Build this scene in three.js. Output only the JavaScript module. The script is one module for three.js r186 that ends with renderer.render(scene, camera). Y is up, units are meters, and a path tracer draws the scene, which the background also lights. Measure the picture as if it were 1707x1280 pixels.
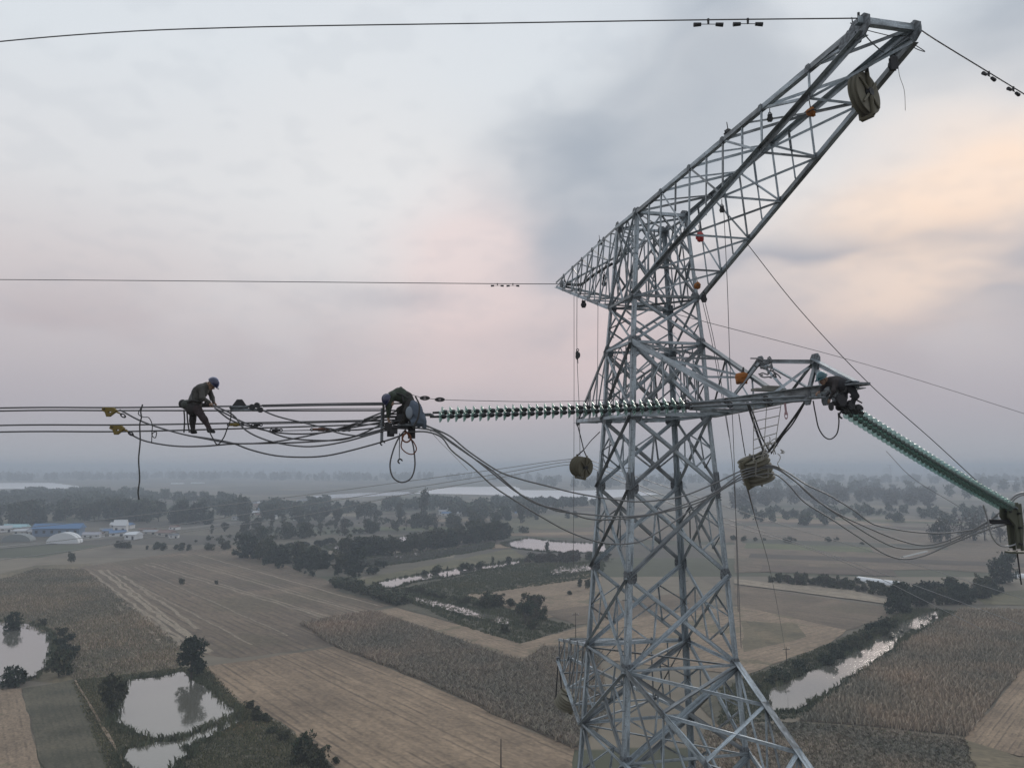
import * as THREE from 'three';
import { mergeGeometries } from 'three/addons/utils/BufferGeometryUtils.js';

// ---------------------------------------------------------------- camera, sky, sun, exposure
const F = 1369.24, PITCH = 5.7483 * Math.PI / 180, EYE = 45;      // focal length in photo pixels, upward tilt, eye height (m)
const scene = new THREE.Scene();
const camera = new THREE.PerspectiveCamera(2 * Math.atan(640 / F) * 180 / Math.PI, 1024 / 767, 0.1, 30000);
camera.position.set(0, EYE, 0);
camera.lookAt(0, EYE + Math.sin(PITCH), -Math.cos(PITCH));
const renderer = new THREE.WebGLRenderer({ antialias: true });
renderer.setSize(1024, 767);
renderer.toneMapping = THREE.LinearToneMapping;
renderer.toneMappingExposure = 1.03;
renderer.shadowMap.enabled = true;

function rng(seed) { let s = seed >>> 0; return () => { s = (s + 0x6D2B79F5) >>> 0; let t = s; t = Math.imul(t ^ (t >>> 15), t | 1); t ^= t + Math.imul(t ^ (t >>> 7), t | 61); return ((t ^ (t >>> 14)) >>> 0) / 4294967296; }; }
const NT = (() => { const r = rng(7), a = new Float32Array(65536); for (let i = 0; i < 65536; i++) a[i] = r(); return a; })();
function vnoise(x, y) {
  const xi = Math.floor(x), yi = Math.floor(y); let fx = x - xi, fy = y - yi; fx = fx * fx * (3 - 2 * fx); fy = fy * fy * (3 - 2 * fy);
  const g = (i, j) => NT[((j & 255) << 8) | (i & 255)];
  const a = g(xi, yi), b = g(xi + 1, yi), c = g(xi, yi + 1), d = g(xi + 1, yi + 1);
  return a + (b - a) * fx + (c - a) * fy + (a - b - c + d) * fx * fy;
}
function fbm(x, y, o = 5) { let s = 0, a = .5, n = 0; for (let i = 0; i < o; i++) { s += a * vnoise(x, y); n += a; x = x * 2.03 + 17.1; y = y * 2.03 + 9.7; a *= .5; } return s / n; }
const lin = c => c.map(v => { v /= 255; return v <= .04045 ? v / 12.92 : Math.pow((v + .055) / 1.055, 2.4); });
const sstep = (a, b, x) => { const t = Math.min(1, Math.max(0, (x - a) / (b - a))); return t * t * (3 - 2 * t); };

const SKY_W = 2048, SKY_H = 1024;
const sky = (() => {
  const d = new Float32Array(SKY_W * SKY_H * 4);
  const stops = [[-90, lin([120, 122, 126])], [-2, lin([158, 160, 168])], [1, lin([166, 168, 175])], [4, lin([176, 172, 179])], [9, lin([189, 181, 185])], [13, lin([208, 202, 204])], [18, lin([217, 218, 221])], [26, lin([217, 223, 229])], [40, lin([214, 221, 230])], [90, lin([206, 215, 226])]];
  const rose = lin([236, 213, 210]), slate = lin([157, 167, 180]), peach = lin([253, 228, 208]), grey = lin([172, 173, 182]), pale = lin([230, 230, 231]);
  const C = [0, 0, 0], mix = (t, k) => { for (let i = 0; i < 3; i++) C[i] += (t[i] - C[i]) * k; };
  for (let j = 0; j < SKY_H; j++) for (let i = 0; i < SKY_W; i++) {
    const el = ((j + .5) / SKY_H - .5) * 180; let az = ((i + .5) / SKY_W - .25) * 360; if (az > 180) az -= 360;
    let k = 0; while (k < stops.length - 2 && el > stops[k + 1][0]) k++;
    const t = Math.min(1, Math.max(0, (el - stops[k][0]) / (stops[k + 1][0] - stops[k][0])));
    for (let q = 0; q < 3; q++) C[q] = stops[k][1][q] * (1 - t) + stops[k + 1][1][q] * t;
    if (el > -3) {
      // the cloud sheet: noise on a plane overhead, so that it draws together towards the horizon
      const e = Math.max(el, 0) + 9, R = 60 / Math.tan(e * Math.PI / 180) / 12, a = az * Math.PI / 180;
      const X = Math.sin(a) * R * 3.2 + 40, Y = Math.cos(a) * R * 3.2 + 40;
      const wx = fbm(az * .06 + 3, el * .13 + 5, 4) - .5, wy = fbm(az * .06 + 33, el * .13 + 25, 4) - .5;
      const az2 = az + wx * 8, el2 = el + wy * 6;
      const n1 = fbm(az2 * .085 + 11, el2 * .17 + 2, 6), n2 = fbm(az2 * .05 + 61, el2 * .12 + 31, 5), n3 = fbm(X, Y, 5);
      const hi = sstep(2, 12, el);
      const blob = (a0, e0, ra, re) => Math.exp(-Math.pow((az2 - a0) / ra, 2) - Math.pow((el2 - e0) / re, 2));
      mix(pale, .75 * blob(-10, 19, 13, 8) + .35 * blob(19, 21, 7, 6));
      mix(rose, Math.min(.55, .6 * blob(-4, 12.5, 5.5, 3.6) + .5 * blob(-2, 16, 5, 4) + .35 * blob(-3, 7, 9, 3) + .45 * blob(7, 10, 5, 5)));
      mix(peach, Math.min(1, 1.05 * blob(30, 17.5, 6.5, 4.5) + .7 * blob(24, 13.5, 6, 3) + .55 * blob(27, 9.5, 5, 2.2)));
      const cover = Math.min(1, .95 * blob(9, 20.5, 10, 6.5) + .6 * blob(6, 15.5, 6.5, 4) + .65 * blob(35, 27, 9, 5) + .5 * blob(17, 26, 9, 5));
      mix(slate, .8 * sstep(.08, 1.0, cover + (n1 - .5) * 1.1 * sstep(.05, .5, cover)));
      mix(grey, Math.min(1, .2 + 1.1 * sstep(.42, .58, n2)) * Math.min(.95, .95 * blob(20, 12.5, 8, 2.0) + .7 * blob(-1, 9, 7, 1.6) + .8 * blob(31, 10, 6, 3) + .5 * blob(-8, 12.5, 6, 1.0) + .5 * blob(3, 12.5, 3, 1.6)));
      mix(slate, .34 * sstep(.48, .72, n3) * hi * (Math.abs(az) > 36 || el > 31 ? 1 : .25));
      mix(pale, .22 * sstep(.5, .7, n2) * hi);
    }
    const o = (j * SKY_W + i) * 4; d[o] = C[0]; d[o + 1] = C[1]; d[o + 2] = C[2]; d[o + 3] = 1;
  }
  const t = new THREE.DataTexture(d, SKY_W, SKY_H, THREE.RGBAFormat, THREE.FloatType);
  t.mapping = THREE.EquirectangularReflectionMapping; t.minFilter = t.magFilter = THREE.LinearFilter; t.needsUpdate = true; return t;
})();
scene.background = sky; scene.environment = sky;
const SUN = 0.8;
const sun = new THREE.DirectionalLight(new THREE.Color(1, .93, .86), SUN);
{ const a = 29 * Math.PI / 180, e = 19 * Math.PI / 180; sun.position.set(Math.sin(a) * Math.cos(e) * 300, Math.sin(e) * 300, -Math.cos(a) * Math.cos(e) * 300).add(new THREE.Vector3(5, 30, -60)); sun.target.position.set(5, 30, -60); }
sun.castShadow = true; sun.shadow.radius = 30; sun.shadow.mapSize.set(2048, 2048);
Object.assign(sun.shadow.camera, { left: -150, right: 150, top: 150, bottom: -150, near: 1, far: 900 });
scene.add(sun, sun.target);
scene.fog = new THREE.FogExp2(new THREE.Color().setRGB(.345, .385, .43), 0.00052);

// ---------------------------------------------------------------- helpers
const V3 = (x, y, z) => new THREE.Vector3(x, y, z);
const cT = Math.cos(PITCH), sT = Math.sin(PITCH);
function at(px, py, D) { const a = (px - 853.5) / F, b = (640 - py) / F, f = cT - b * sT, s = D / f; return V3(a * s, EYE + (sT + b * cT) * s, -D); }   // the point D metres ahead on a line of sight
function gr(px, py) { const a = (px - 853.5) / F, b = (640 - py) / F, s = -EYE / (sT + b * cT); return V3(a * s, 0, -(cT - b * sT) * s); }             // the point of the ground there
const taken = {};
function numbered(n) { const k = taken[n] = (taken[n] ?? -1) + 1; return k ? `${n}_${String(k).padStart(3, '0')}` : n; }
function tag(o, label, category, group) { o.userData.label = label; o.userData.category = category; if (group) o.userData.group = group; return o; }
function shadows(m) { m.castShadow = true; m.receiveShadow = true; return m; }
function part(name, geo, mat, parent) { const m = shadows(new THREE.Mesh(geo, mat)); m.name = name; parent.add(m); return m; }
function thing(name, label, category, pos, group) { const g = new THREE.Group(); g.name = numbered(name); if (pos) g.position.copy(pos); scene.add(g); return tag(g, label, category, group); }
function single(name, geo, mat, label, category, group) { const m = shadows(new THREE.Mesh(geo, mat)); m.name = numbered(name); scene.add(m); return tag(m, label, category, group); }
function struct(name, geo, mat) { const m = shadows(new THREE.Mesh(geo, mat)); m.name = numbered(name); m.userData.kind = 'structure'; scene.add(m); return m; }
const col = (r, g, b) => new THREE.Color().setRGB(r, g, b);
function noiseTex(n, seed, fn) {            // fn(x, y) in 0..1 -> [r, g, b] linear
  const d = new Uint8Array(n * n * 4), enc = v => 255 * (v <= .0031308 ? v * 12.92 : 1.055 * Math.pow(v, 1 / 2.4) - .055);
  for (let j = 0; j < n; j++) for (let i = 0; i < n; i++) { const c = fn(i / n, j / n), o = (j * n + i) * 4; for (let q = 0; q < 3; q++) d[o + q] = Math.max(0, Math.min(255, enc(Math.max(0, c[q])))); d[o + 3] = 255; }
  const t = new THREE.DataTexture(d, n, n); t.colorSpace = THREE.SRGBColorSpace; t.wrapS = t.wrapT = THREE.RepeatWrapping; t.magFilter = THREE.LinearFilter; t.minFilter = THREE.LinearMipmapLinearFilter; t.generateMipmaps = true; t.anisotropy = 8; t.needsUpdate = true; return t;
}
const mat = (c, rough = .7, metal = 0, extra = {}) => new THREE.MeshStandardMaterial({ color: c, roughness: rough, metalness: metal, ...extra });

const zincTex = noiseTex(256, 1, (x, y) => { const n = fbm(x * 14, y * 5, 4), m = fbm(x * 60, y * 60 + 40, 2), s = n * .7 + m * .3; const v = .1 + .72 * s * s + .12 * s; return [v * .85, v * .98, v * 1.07]; });
const zincTex2 = noiseTex(256, 2, (x, y) => { const n = fbm(x * 10 + 50, y * 7, 4); const v = .06 + .46 * n * n + .08 * n; return [v * .9, v * .99, v * 1.05]; });
const M = {
  steel: new THREE.MeshStandardMaterial({ map: zincTex, roughness: .46, metalness: .14 }),
  steel2: new THREE.MeshStandardMaterial({ map: zincTex2, roughness: .52, metalness: .12 }),
  plate: new THREE.MeshStandardMaterial({ map: zincTex2, color: col(.7, .71, .73), roughness: .6, metalness: .15 }),
  iron: mat(col(.035, .035, .038), .55, .4),
  wire: mat(col(.11, .11, .115), .5, .5), jumper: mat(col(.2, .205, .21), .45, .5),
  alu: mat(col(.36, .37, .38), .42, .6),
  rope: mat(col(.05, .05, .05), .9), ropePale: mat(col(.34, .33, .30), .95), cordGrey: mat(col(.16, .16, .165), .9),
  glass: new THREE.MeshPhysicalMaterial({ color: col(.6, .715, .685), roughness: .16, transmission: .94, thickness: 0, ior: 1.5, specularIntensity: 1 }),
  yellow: mat(col(.16, .115, .022), .7), orange: mat(col(.30, .105, .018), .85), red: mat(col(.42, .03, .025), .5), rust: mat(col(.16, .06, .03), .8),
  khaki: mat(col(.115, .105, .07), .8), nylon: mat(col(.17, .16, .12), .75), bluecloth: mat(col(.10, .125, .165), .95), board: mat(col(.19, .185, .165), .9),
  olive: mat(col(.07, .075, .05), .7),
};
function tube(pts, r, seg, rad = 6, closed = false) { const c = new THREE.CatmullRomCurve3(pts, closed, 'centripetal'); return new THREE.TubeGeometry(c, seg ?? Math.max(8, pts.length * 8), r, rad, closed); }
function rodGeo(a, b, r0, r1 = r0, rad = 8) { const d = b.clone().sub(a), L = d.length(), g = new THREE.CylinderGeometry(r1, r0, L, rad); g.translate(0, L / 2, 0); g.applyQuaternion(new THREE.Quaternion().setFromUnitVectors(V3(0, 1, 0), d.normalize())); g.translate(a.x, a.y, a.z); return g; }
function boxGeo(w, h, d, x = 0, y = 0, z = 0) { const g = new THREE.BoxGeometry(w, h, d); g.translate(x, y, z); return g; }
function wire(name, label, cat, pts, r, m, group, seg) { return single(name, tube(pts, r, seg), m, label, cat, group); }

// ---------------------------------------------------------------- ground and fields
const groundTex = noiseTex(1024, 3, (x, y) => {
  // far parcels of stubble, soil and green crops in long narrow strips
  const wx = x + .01 * (fbm(x * 6, y * 6, 3) - .5), wy = y + .01 * (fbm(x * 6 + 40, y * 6, 3) - .5);
  const row = Math.floor(wy * 13), xs = wx * (5 + NT[row * 7 & 65535] * 9) + NT[row * 131 & 65535] * 9, cell = NT[(row * 977 + (Math.floor(xs) & 31) * 57) & 65535];
  const n = fbm(x * 26, y * 26, 5), f = fbm(x * 150, y * 150, 2);
  const pal = cell < .25 ? [.13, .115, .085] : cell < .45 ? [.17, .145, .11] : cell < .65 ? [.095, .085, .068] : cell < .85 ? [.075, .08, .048] : [.2, .17, .125];
  const k = .62 + .5 * n + .3 * (f - .5); return pal.map(v => v * k);
});
{
  const R = 14000, g = new THREE.PlaneGeometry(2 * R, 2 * R); g.rotateX(-Math.PI / 2);
  const uv = g.attributes.uv; for (let i = 0; i < uv.count; i++) uv.setXY(i, uv.getX(i) * 2 * R / 900 + .13, uv.getY(i) * 2 * R / 900 + .37);
  struct('ground', g, new THREE.MeshStandardMaterial({ map: groundTex, roughness: 1 }));
}
let layer = 0;
function poly(pxs) { return pxs.map(([x, y]) => gr(x, y)); }
function wobble(ps, amp, seed, step) {      // break the straight edges of a field into hand-drawn ones
  const r = rng(seed), out = [];
  for (let i = 0; i < ps.length; i++) { const a = ps[i], b = ps[(i + 1) % ps.length], L = a.distanceTo(b), n = Math.max(1, Math.min(60, Math.round(L / step))); for (let k = 0; k < n; k++) { const p = a.clone().lerp(b, k / n); if (k) { p.x += (r() - .5) * amp; p.z += (r() - .5) * amp; } out.push(p); } }
  return out;
}
function sheet(name, ps, y, m, dir, size) {
  const sh = new THREE.Shape(ps.map(p => new THREE.Vector2(p.x, -p.z))), g = new THREE.ShapeGeometry(sh); g.rotateX(-Math.PI / 2); g.translate(0, y, 0);
  const p = g.attributes.position, uv = g.attributes.uv, c = Math.cos(dir), s = Math.sin(dir);
  for (let i = 0; i < p.count; i++) { const X = p.getX(i), Z = p.getZ(i); uv.setXY(i, (X * c + Z * s) / size, (-X * s + Z * c) / size); }
  return struct(name, g, m);
}
function inside(ps, x, z) { let k = false; for (let i = 0, j = ps.length - 1; i < ps.length; j = i++) { const a = ps[i], b = ps[j]; if ((a.z > z) !== (b.z > z) && x < (b.x - a.x) * (z - a.z) / (b.z - a.z) + a.x) k = !k; } return k; }
function scatter(ps, n, r) { let x0 = 1e9, x1 = -1e9, z0 = 1e9, z1 = -1e9; for (const p of ps) { x0 = Math.min(x0, p.x); x1 = Math.max(x1, p.x); z0 = Math.min(z0, p.z); z1 = Math.max(z1, p.z); } const out = []; for (let k = 0; k < n * 30 && out.length < n; k++) { const x = x0 + r() * (x1 - x0), z = z0 + r() * (z1 - z0); if (inside(ps, x, z)) out.push([x, z]); } return out; }
function area(ps) { let s = 0; for (let i = 0; i < ps.length; i++) { const a = ps[i], b = ps[(i + 1) % ps.length]; s += a.x * b.z - b.x * a.z; } return Math.abs(s / 2); }
// rows of cut straw or furrows run along u; patches and stray clods break them up
function rowTex(n, A, B, rows, contrast, seed, patch = .5, Cc) {
  return noiseTex(n, seed, (x, y) => {
    const w = fbm(x * 3 + seed, y * 9 + seed, 3) - .5, u = (y + .012 * w) * rows, ri = Math.floor(u);
    const r1 = NT[(ri * 71 + seed * 997) & 65535], band = .5 + .5 * Math.sin((u - ri) * 6.283);
    const streak = fbm(x * 14 + ri * 3.7, u * .7, 3), p = fbm(x * 5 + seed * 3, y * 5 + 8, 5), f = fbm(x * n * .16, y * n * .22 + seed, 2), f2 = fbm(x * 30 + seed, y * 110, 4);
    const fr = u - ri, furrow = (1 - sstep(.04, .2, Math.abs(fr - .5))) * sstep(.35, .6, streak) * (.4 + r1);
    let k = contrast * ((r1 - .5) * .45 + (band - .5) * .2 - furrow * 1.1 + (streak - .5) * .6) + patch * (p - .5) * 1.6 + .56;
    k = Math.max(0, Math.min(1, k)); const g = .45 + .62 * f + .5 * f2;
    const c = A.map((v, i) => (v + (B[i] - v) * k) * g);
    if (Cc) { const q = sstep(.55, .72, fbm(x * 7 + 90 + seed, y * 6, 4)) * .6; for (let i = 0; i < 3; i++) c[i] += (Cc[i] * g - c[i]) * q; }
    return c;
  });
}
const dirOf = (a, b) => { const p = gr(...a), q = gr(...b); return Math.atan2(q.z - p.z, q.x - p.x); };
const FT = {
  stubble: new THREE.MeshStandardMaterial({ map: rowTex(1024, [.14, .108, .078], [.37, .287, .205], 56, .5, 5, .6), roughness: 1 }),
  tan: new THREE.MeshStandardMaterial({ map: rowTex(512, [.17, .135, .1], [.34, .27, .2], 22, .4, 6, .5, [.12, .12, .07]), roughness: 1 }),
  plough: new THREE.MeshStandardMaterial({ map: rowTex(1024, [.098, .08, .062], [.215, .172, .128], 60, .75, 8, .6, [.12, .105, .07]), roughness: 1 }),
  weeds: new THREE.MeshStandardMaterial({ map: rowTex(512, [.085, .08, .05], [.2, .172, .115], 18, .25, 9, .9, [.2, .165, .11]), roughness: 1 }),
  dark: new THREE.MeshStandardMaterial({ map: rowTex(512, [.06, .062, .042], [.125, .118, .085], 26, .35, 12, .8), roughness: 1 }),
  corn: new THREE.MeshStandardMaterial({ map: rowTex(512, [.08, .064, .046], [.16, .128, .09], 40, .5, 14, .6), roughness: 1 }),
  meadow: new THREE.MeshStandardMaterial({ map: rowTex(512, [.075, .08, .045], [.16, .15, .09], 10, .2, 17, .8), roughness: 1 }),
  track: new THREE.MeshStandardMaterial({ map: rowTex(256, [.2, .175, .14], [.36, .315, .25], 6, .4, 19, .6), roughness: 1 }),
  road: new THREE.MeshStandardMaterial({ map: rowTex(256, [.13, .13, .125], [.24, .235, .22], 4, .3, 20, .7), roughness: .95 }),
};
for (const k in FT) FT[k].color.setRGB(.86, .81, .75);
let fieldY = .02, fieldN = 0;
function field(name, m, pxs, rowA, rowB, size, amp = 1.2) { fieldY += .004; const ps = wobble(poly(pxs), amp, 100 + fieldN++, 6); sheet(name, ps, fieldY, m, dirOf(rowA, rowB), size); return ps; }

// left: weedy slope, big harvested field, meadow by the ponds
field('weedy_field', FT.weeds, [[-120, 985], [60, 942], [150, 940], [345, 1092], [290, 1118], [120, 1140], [-120, 1120]], [130, 950], [330, 1090], 70);
const ploughPs = field('ploughed_field', FT.plough, [[128, 946], [385, 908], [655, 1008], [520, 1042], [552, 1077], [385, 1098], [322, 1088]], [240, 930], [520, 1030], 150);
for (const [a, b, w] of [[[140, 956], [318, 1085], 1.3], [[150, 954], [328, 1086], .8], [[165, 950], [345, 1088], 1.2], [[176, 950], [352, 1086], .7], [[205, 960], [330, 1048], .9], [[240, 940], [560, 1035], .9], [[250, 938], [566, 1034], .6], [[300, 935], [600, 1022], .8], [[312, 934], [608, 1020], .5], [[118, 948], [270, 1072], 1], [[330, 925], [630, 1010], .7], [[190, 955], [420, 1075], .5], [[222, 945], [480, 1060], .5]]) {
  const p = gr(...a), q = gr(...b), d = q.clone().sub(p).normalize(), n = V3(-d.z, 0, d.x).multiplyScalar(w), r = rng(a[0]), L = [], R = [];
  for (let k = 0; k <= 30; k++) { const c = p.clone().lerp(q, k / 30).add(n.clone().multiplyScalar((r() - .5) * 1.2)); L.push(c.clone().add(n.clone().multiplyScalar(.5 + .3 * r()))); R.unshift(c.clone().sub(n.clone().multiplyScalar(.5 + .3 * r()))); }
  fieldY += .004; sheet('straw_swath', L.concat(R), fieldY, FT.track, Math.atan2(d.z, d.x), 26);
}
const stubPs = field('stubble_field', FT.stubble, [[338, 1112], [470, 1092], [556, 1078], [700, 1135], [850, 1203], [958, 1250], [945, 1330], [700, 1420], [560, 1300], [470, 1205], [395, 1172]], [560, 1085], [940, 1245], 110);
field('stubble_field', FT.tan, [[-60, 1150], [35, 1148], [78, 1330], [-60, 1340]], [35, 1148], [78, 1330], 30, .5);
field('grass_strip', FT.dark, [[36, 1148], [128, 1132], [222, 1300], [80, 1330]], [36, 1148], [78, 1330], 30, .8);
field('grass_strip', FT.dark, [[300, 1242], [392, 1210], [520, 1240], [600, 1330], [300, 1340]], [300, 1240], [560, 1300], 30, .8);
field('headland', FT.tan, [[622, 1018], [660, 1013], [780, 1046], [895, 1082], [870, 1104], [770, 1068]], [640, 1015], [890, 1090], 40, .6);
const cornPs = field('corn_field', FT.corn, [[500, 1040], [622, 1020], [770, 1070], [872, 1106], [905, 1080], [1000, 1085], [1010, 1200], [962, 1252], [852, 1203], [702, 1134], [556, 1077]], [560, 1060], [960, 1230], 60, .8);
field('bank', FT.dark, [[560, 985], [640, 958], [870, 925], [990, 935], [1000, 962], [780, 992], [905, 1032], [960, 1042], [870, 1074], [780, 1045], [662, 1012]], [640, 990], [860, 1060], 60);
field('meadow', FT.meadow, [[590, 968], [850, 915], [875, 928], [700, 958], [620, 975]], [600, 970], [850, 920], 50);
field('stubble_field', FT.tan, [[775, 992], [1000, 952], [1010, 1012], [905, 1032]], [780, 990], [990, 955], 45);
field('stubble_field', FT.plough, [[900, 1020], [1160, 985], [1180, 1020], [960, 1042]], [900, 1020], [1160, 985], 45);
field('stubble_field', FT.tan, [[862, 1075], [1000, 1036], [1240, 1010], [1412, 1050], [1385, 1072], [1245, 1125], [990, 1100], [900, 1100]], [862, 1075], [1240, 1010], 55);
field('meadow', FT.weeds, [[1235, 1035], [1330, 1042], [1345, 1062], [1240, 1088]], [1235, 1040], [1330, 1042], 40);
field('ploughed_field', FT.plough, [[1225, 975], [1478, 1012], [1480, 1030], [1412, 1051], [1225, 1008]], [1225, 980], [1478, 1012], 70);
field('bank', FT.dark, [[1240, 1128], [1385, 1072], [1480, 1028], [1520, 1012], [1600, 1018], [1500, 1072], [1440, 1112], [1335, 1195], [1200, 1210], [1150, 1160]], [1240, 1130], [1480, 1030], 40, 1);
const cornR = field('corn_field', FT.corn, [[1340, 1196], [1500, 1078], [1605, 1018], [1800, 1022], [1800, 1040], [1720, 1098], [1610, 1228], [1480, 1214], [1330, 1202]], [1340, 1200], [1600, 1020], 60, .8);
field('weedy_field', FT.weeds, [[1200, 1212], [1330, 1204], [1480, 1217], [1608, 1232], [1700, 1264], [1800, 1264], [1800, 1400], [1100, 1400]], [1330, 1206], [1600, 1236], 60);
field('stubble_field', FT.stubble, [[1800, 1040], [1720, 1100], [1608, 1234], [1700, 1262], [1800, 1262]], [1600, 1240], [1760, 1060], 55, .6);
field('meadow', FT.meadow, [[1620, 992], [1800, 975], [1800, 1012], [1640, 1008]], [1620, 995], [1800, 985], 50);
field('ploughed_field', FT.plough, [[1225, 880], [1560, 885], [1800, 930], [1800, 965], [1560, 950], [1225, 955]], [1225, 900], [1700, 950], 160);
field('ploughed_field', FT.plough, [[850, 870], [1240, 865], [1240, 905], [880, 895]], [850, 880], [1230, 880], 160);
{ const r = rng(55), tint = (m, r_, g_, b_) => { const c = m.clone(); c.color.setRGB(r_, g_, b_); return c; }, mats = [tint(FT.plough, .42, .42, .42), tint(FT.dark, .6, .62, .6), FT.stubble, tint(FT.meadow, .7, .8, .6), FT.plough, tint(FT.plough, .6, .55, .55), FT.tan]; let y = 856; for (let i = 0; y < 952; i++) { const h = 2.2 + (y - 850) * .085 * (.5 + r()); const m = mats[Math.floor(r() * 7)], x0 = 1222 + r() * 60, x1 = 1420 + r() * 380, sl = .035; if (r() < .85) field('far_strip', m, [[x0, y + (x0 - 1222) * sl], [x1, y + (x1 - 1222) * sl], [x1 + 8, y + h + (x1 - 1222) * sl], [x0 - 4, y + h + (x0 - 1222) * sl]], [1225, y], [1700, y + 17], 70, .6); y += h; }
  y = 842; for (let i = 0; y < 912; i++) { const h = 2 + (y - 840) * .07 * (.5 + r()), m = mats[Math.floor(r() * 7)], x0 = 540 + r() * 320, x1 = x0 + 80 + r() * 300; if (r() < .8) field('far_strip', m, [[x0, y], [x1, y - 3], [x1 + 4, y + h - 3], [x0 - 3, y + h]], [700, y], [1000, y - 4], 70, .6); y += h; } }
field('meadow', FT.meadow, [[830, 868], [900, 858], [990, 862], [985, 880], [840, 884]], [830, 870], [990, 870], 120);
field('straw_strip', FT.track, [[1225, 966], [1420, 985], [1480, 1000], [1480, 1008], [1225, 974]], [1225, 968], [1480, 1004], 40);
field('dirt_track', FT.track, [[1606, 1014], [1800, 1020], [1800, 1024], [1600, 1020]], [1606, 1016], [1800, 1021], 30, .4);
field('dirt_track', FT.track, [[1360, 1176], [1480, 1100], [1600, 1021], [1606, 1021], [1490, 1104], [1366, 1182]], [1360, 1178], [1600, 1021], 30, .4);
field('dirt_track', FT.tan, [[123, 1136], [126, 1135], [223, 1300], [217, 1300]], [122, 1136], [220, 1300], 20, .3);
field('village_road', FT.road, [[-60, 916], [200, 893], [420, 866], [520, 842], [640, 828], [640, 830], [524, 845], [424, 869], [202, 896.5], [-60, 921]], [0, 915], [420, 870], 40, .6);

// water
const waterMat = new THREE.MeshPhysicalMaterial({ color: col(.135, .13, .108), roughness: .045, ior: 1.45, specularIntensity: 1, clearcoat: .6, clearcoatRoughness: .05,
  bumpMap: noiseTex(256, 31, (x, y) => { const v = fbm(x * 24, y * 24, 3); return [v, v, v]; }), bumpScale: .012 });
const lakeMat = new THREE.MeshPhysicalMaterial({ color: col(.2, .21, .21), roughness: .12, ior: 1.5, clearcoat: 1, clearcoatRoughness: .1 });
const filmMat = new THREE.MeshStandardMaterial({ color: col(.72, .73, .75), roughness: .35 });
let waterY = .38;
function water(name, pxs, m = waterMat, amp = 1.6, step = 4) { waterY += .004; const ps = wobble(poly(pxs), amp, 300 + Math.round(pxs[0][0] * 3 + pxs[0][1]), step); sheet(name, ps, waterY, m, 0, 12); return ps; }
const shores = [
  water('pond', [[-90, 1040], [-20, 1036], [55, 1044], [80, 1060], [86, 1085], [80, 1112], [60, 1128], [20, 1140], [-90, 1150]]),
  water('pond', [[212, 1136], [262, 1132], [303, 1122], [338, 1146], [362, 1166], [394, 1186], [388, 1206], [345, 1212], [318, 1226], [285, 1238], [220, 1222], [190, 1206], [200, 1168]]),
  water('pond', [[214, 1252], [240, 1247], [262, 1240], [290, 1240], [318, 1230], [350, 1216], [392, 1200], [398, 1207], [364, 1224], [330, 1240], [308, 1250], [312, 1262], [290, 1274], [288, 1290], [290, 1330], [224, 1330]]),
  water('stream', [[1284, 1152], [1320, 1136], [1362, 1118], [1404, 1098], [1440, 1084], [1462, 1066], [1490, 1046], [1545, 1022], [1572, 1020], [1566, 1036], [1512, 1062], [1488, 1083], [1455, 1107], [1408, 1137], [1360, 1168], [1328, 1186], [1280, 1188]], waterMat, 1),
  water('canal', [[626, 974], [650, 968], [700, 960], [760, 950], [830, 942], [872, 934], [862, 942], [790, 955], [740, 964], [690, 970], [648, 982]]),
  water('canal', [[684, 996], [704, 998], [735, 1004], [770, 1014], [820, 1026], [856, 1036], [852, 1044], [800, 1034], [750, 1020], [700, 1008]]),
  water('canal', [[590, 934], [660, 926], [740, 918], [800, 908], [820, 906], [818, 914], [740, 928], [680, 938], [600, 946]]),
  water('canal', [[838, 906], [880, 898], [930, 904], [1010, 908], [1010, 922], [940, 922], [888, 918], [846, 912]]),
  water('canal', [[914, 952], [940, 944], [1000, 938], [1000, 952], [950, 958], [922, 960]]),
  water('canal', [[540, 912], [620, 902], [700, 892], [820, 884], [822, 888], [720, 898], [640, 908], [556, 918]]),
];
water('film_covered_field', [[700, 818], [760, 812], [860, 811], [872, 817], [960, 818], [1040, 816], [1100, 824], [990, 832], [960, 838], [820, 836], [836, 826], [760, 824], [690, 823]], filmMat, 8, 60);
water('film_covered_field', [[-200, 805], [85, 805], [142, 812], [100, 815], [-200, 815]], filmMat, 8, 60);
water('lake', [[520, 827], [600, 822], [680, 820], [690, 824], [620, 828], [530, 832]], lakeMat, 6, 40);

// ---------------------------------------------------------------- the lattice tower
const TS = 1.27, PHI = 13.195 * Math.PI / 180, TC = V3(4.25986 * TS, 0, -24.5 * TS);
const Ud = V3(Math.sin(PHI), 0, Math.cos(PHI)), Vd = V3(Math.cos(PHI), 0, -Math.sin(PHI)), Yd = V3(0, 1, 0);   // along the crossarms (towards us), along the line (to the right)
const T = (u, v, h) => V3(TC.x + u * Ud.x + v * Vd.x, EYE + h, TC.z + u * Ud.z + v * Vd.z);                    // h above the eye's level
const angleCache = {};
function angleGeo(s) {                       // an angle-iron section of unit length along +y, leg size s: one flange across z, one along -x
  const k = Math.round(s * 1000); if (angleCache[k]) return angleCache[k];
  const t = Math.max(.008, s * .1), sh = new THREE.Shape(); sh.moveTo(0, 0); sh.lineTo(s, 0); sh.lineTo(s, -t); sh.lineTo(t, -t); sh.lineTo(t, -s); sh.lineTo(0, -s); sh.closePath();
  const g = new THREE.ExtrudeGeometry(sh, { depth: 1, bevelEnabled: false });      // x: along face, y: inwards, z: length
  const m = new THREE.Matrix4().makeBasis(V3(0, 0, 1), V3(1, 0, 0), V3(0, 1, 0)); g.applyMatrix4(m); return angleCache[k] = g;
}
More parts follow.
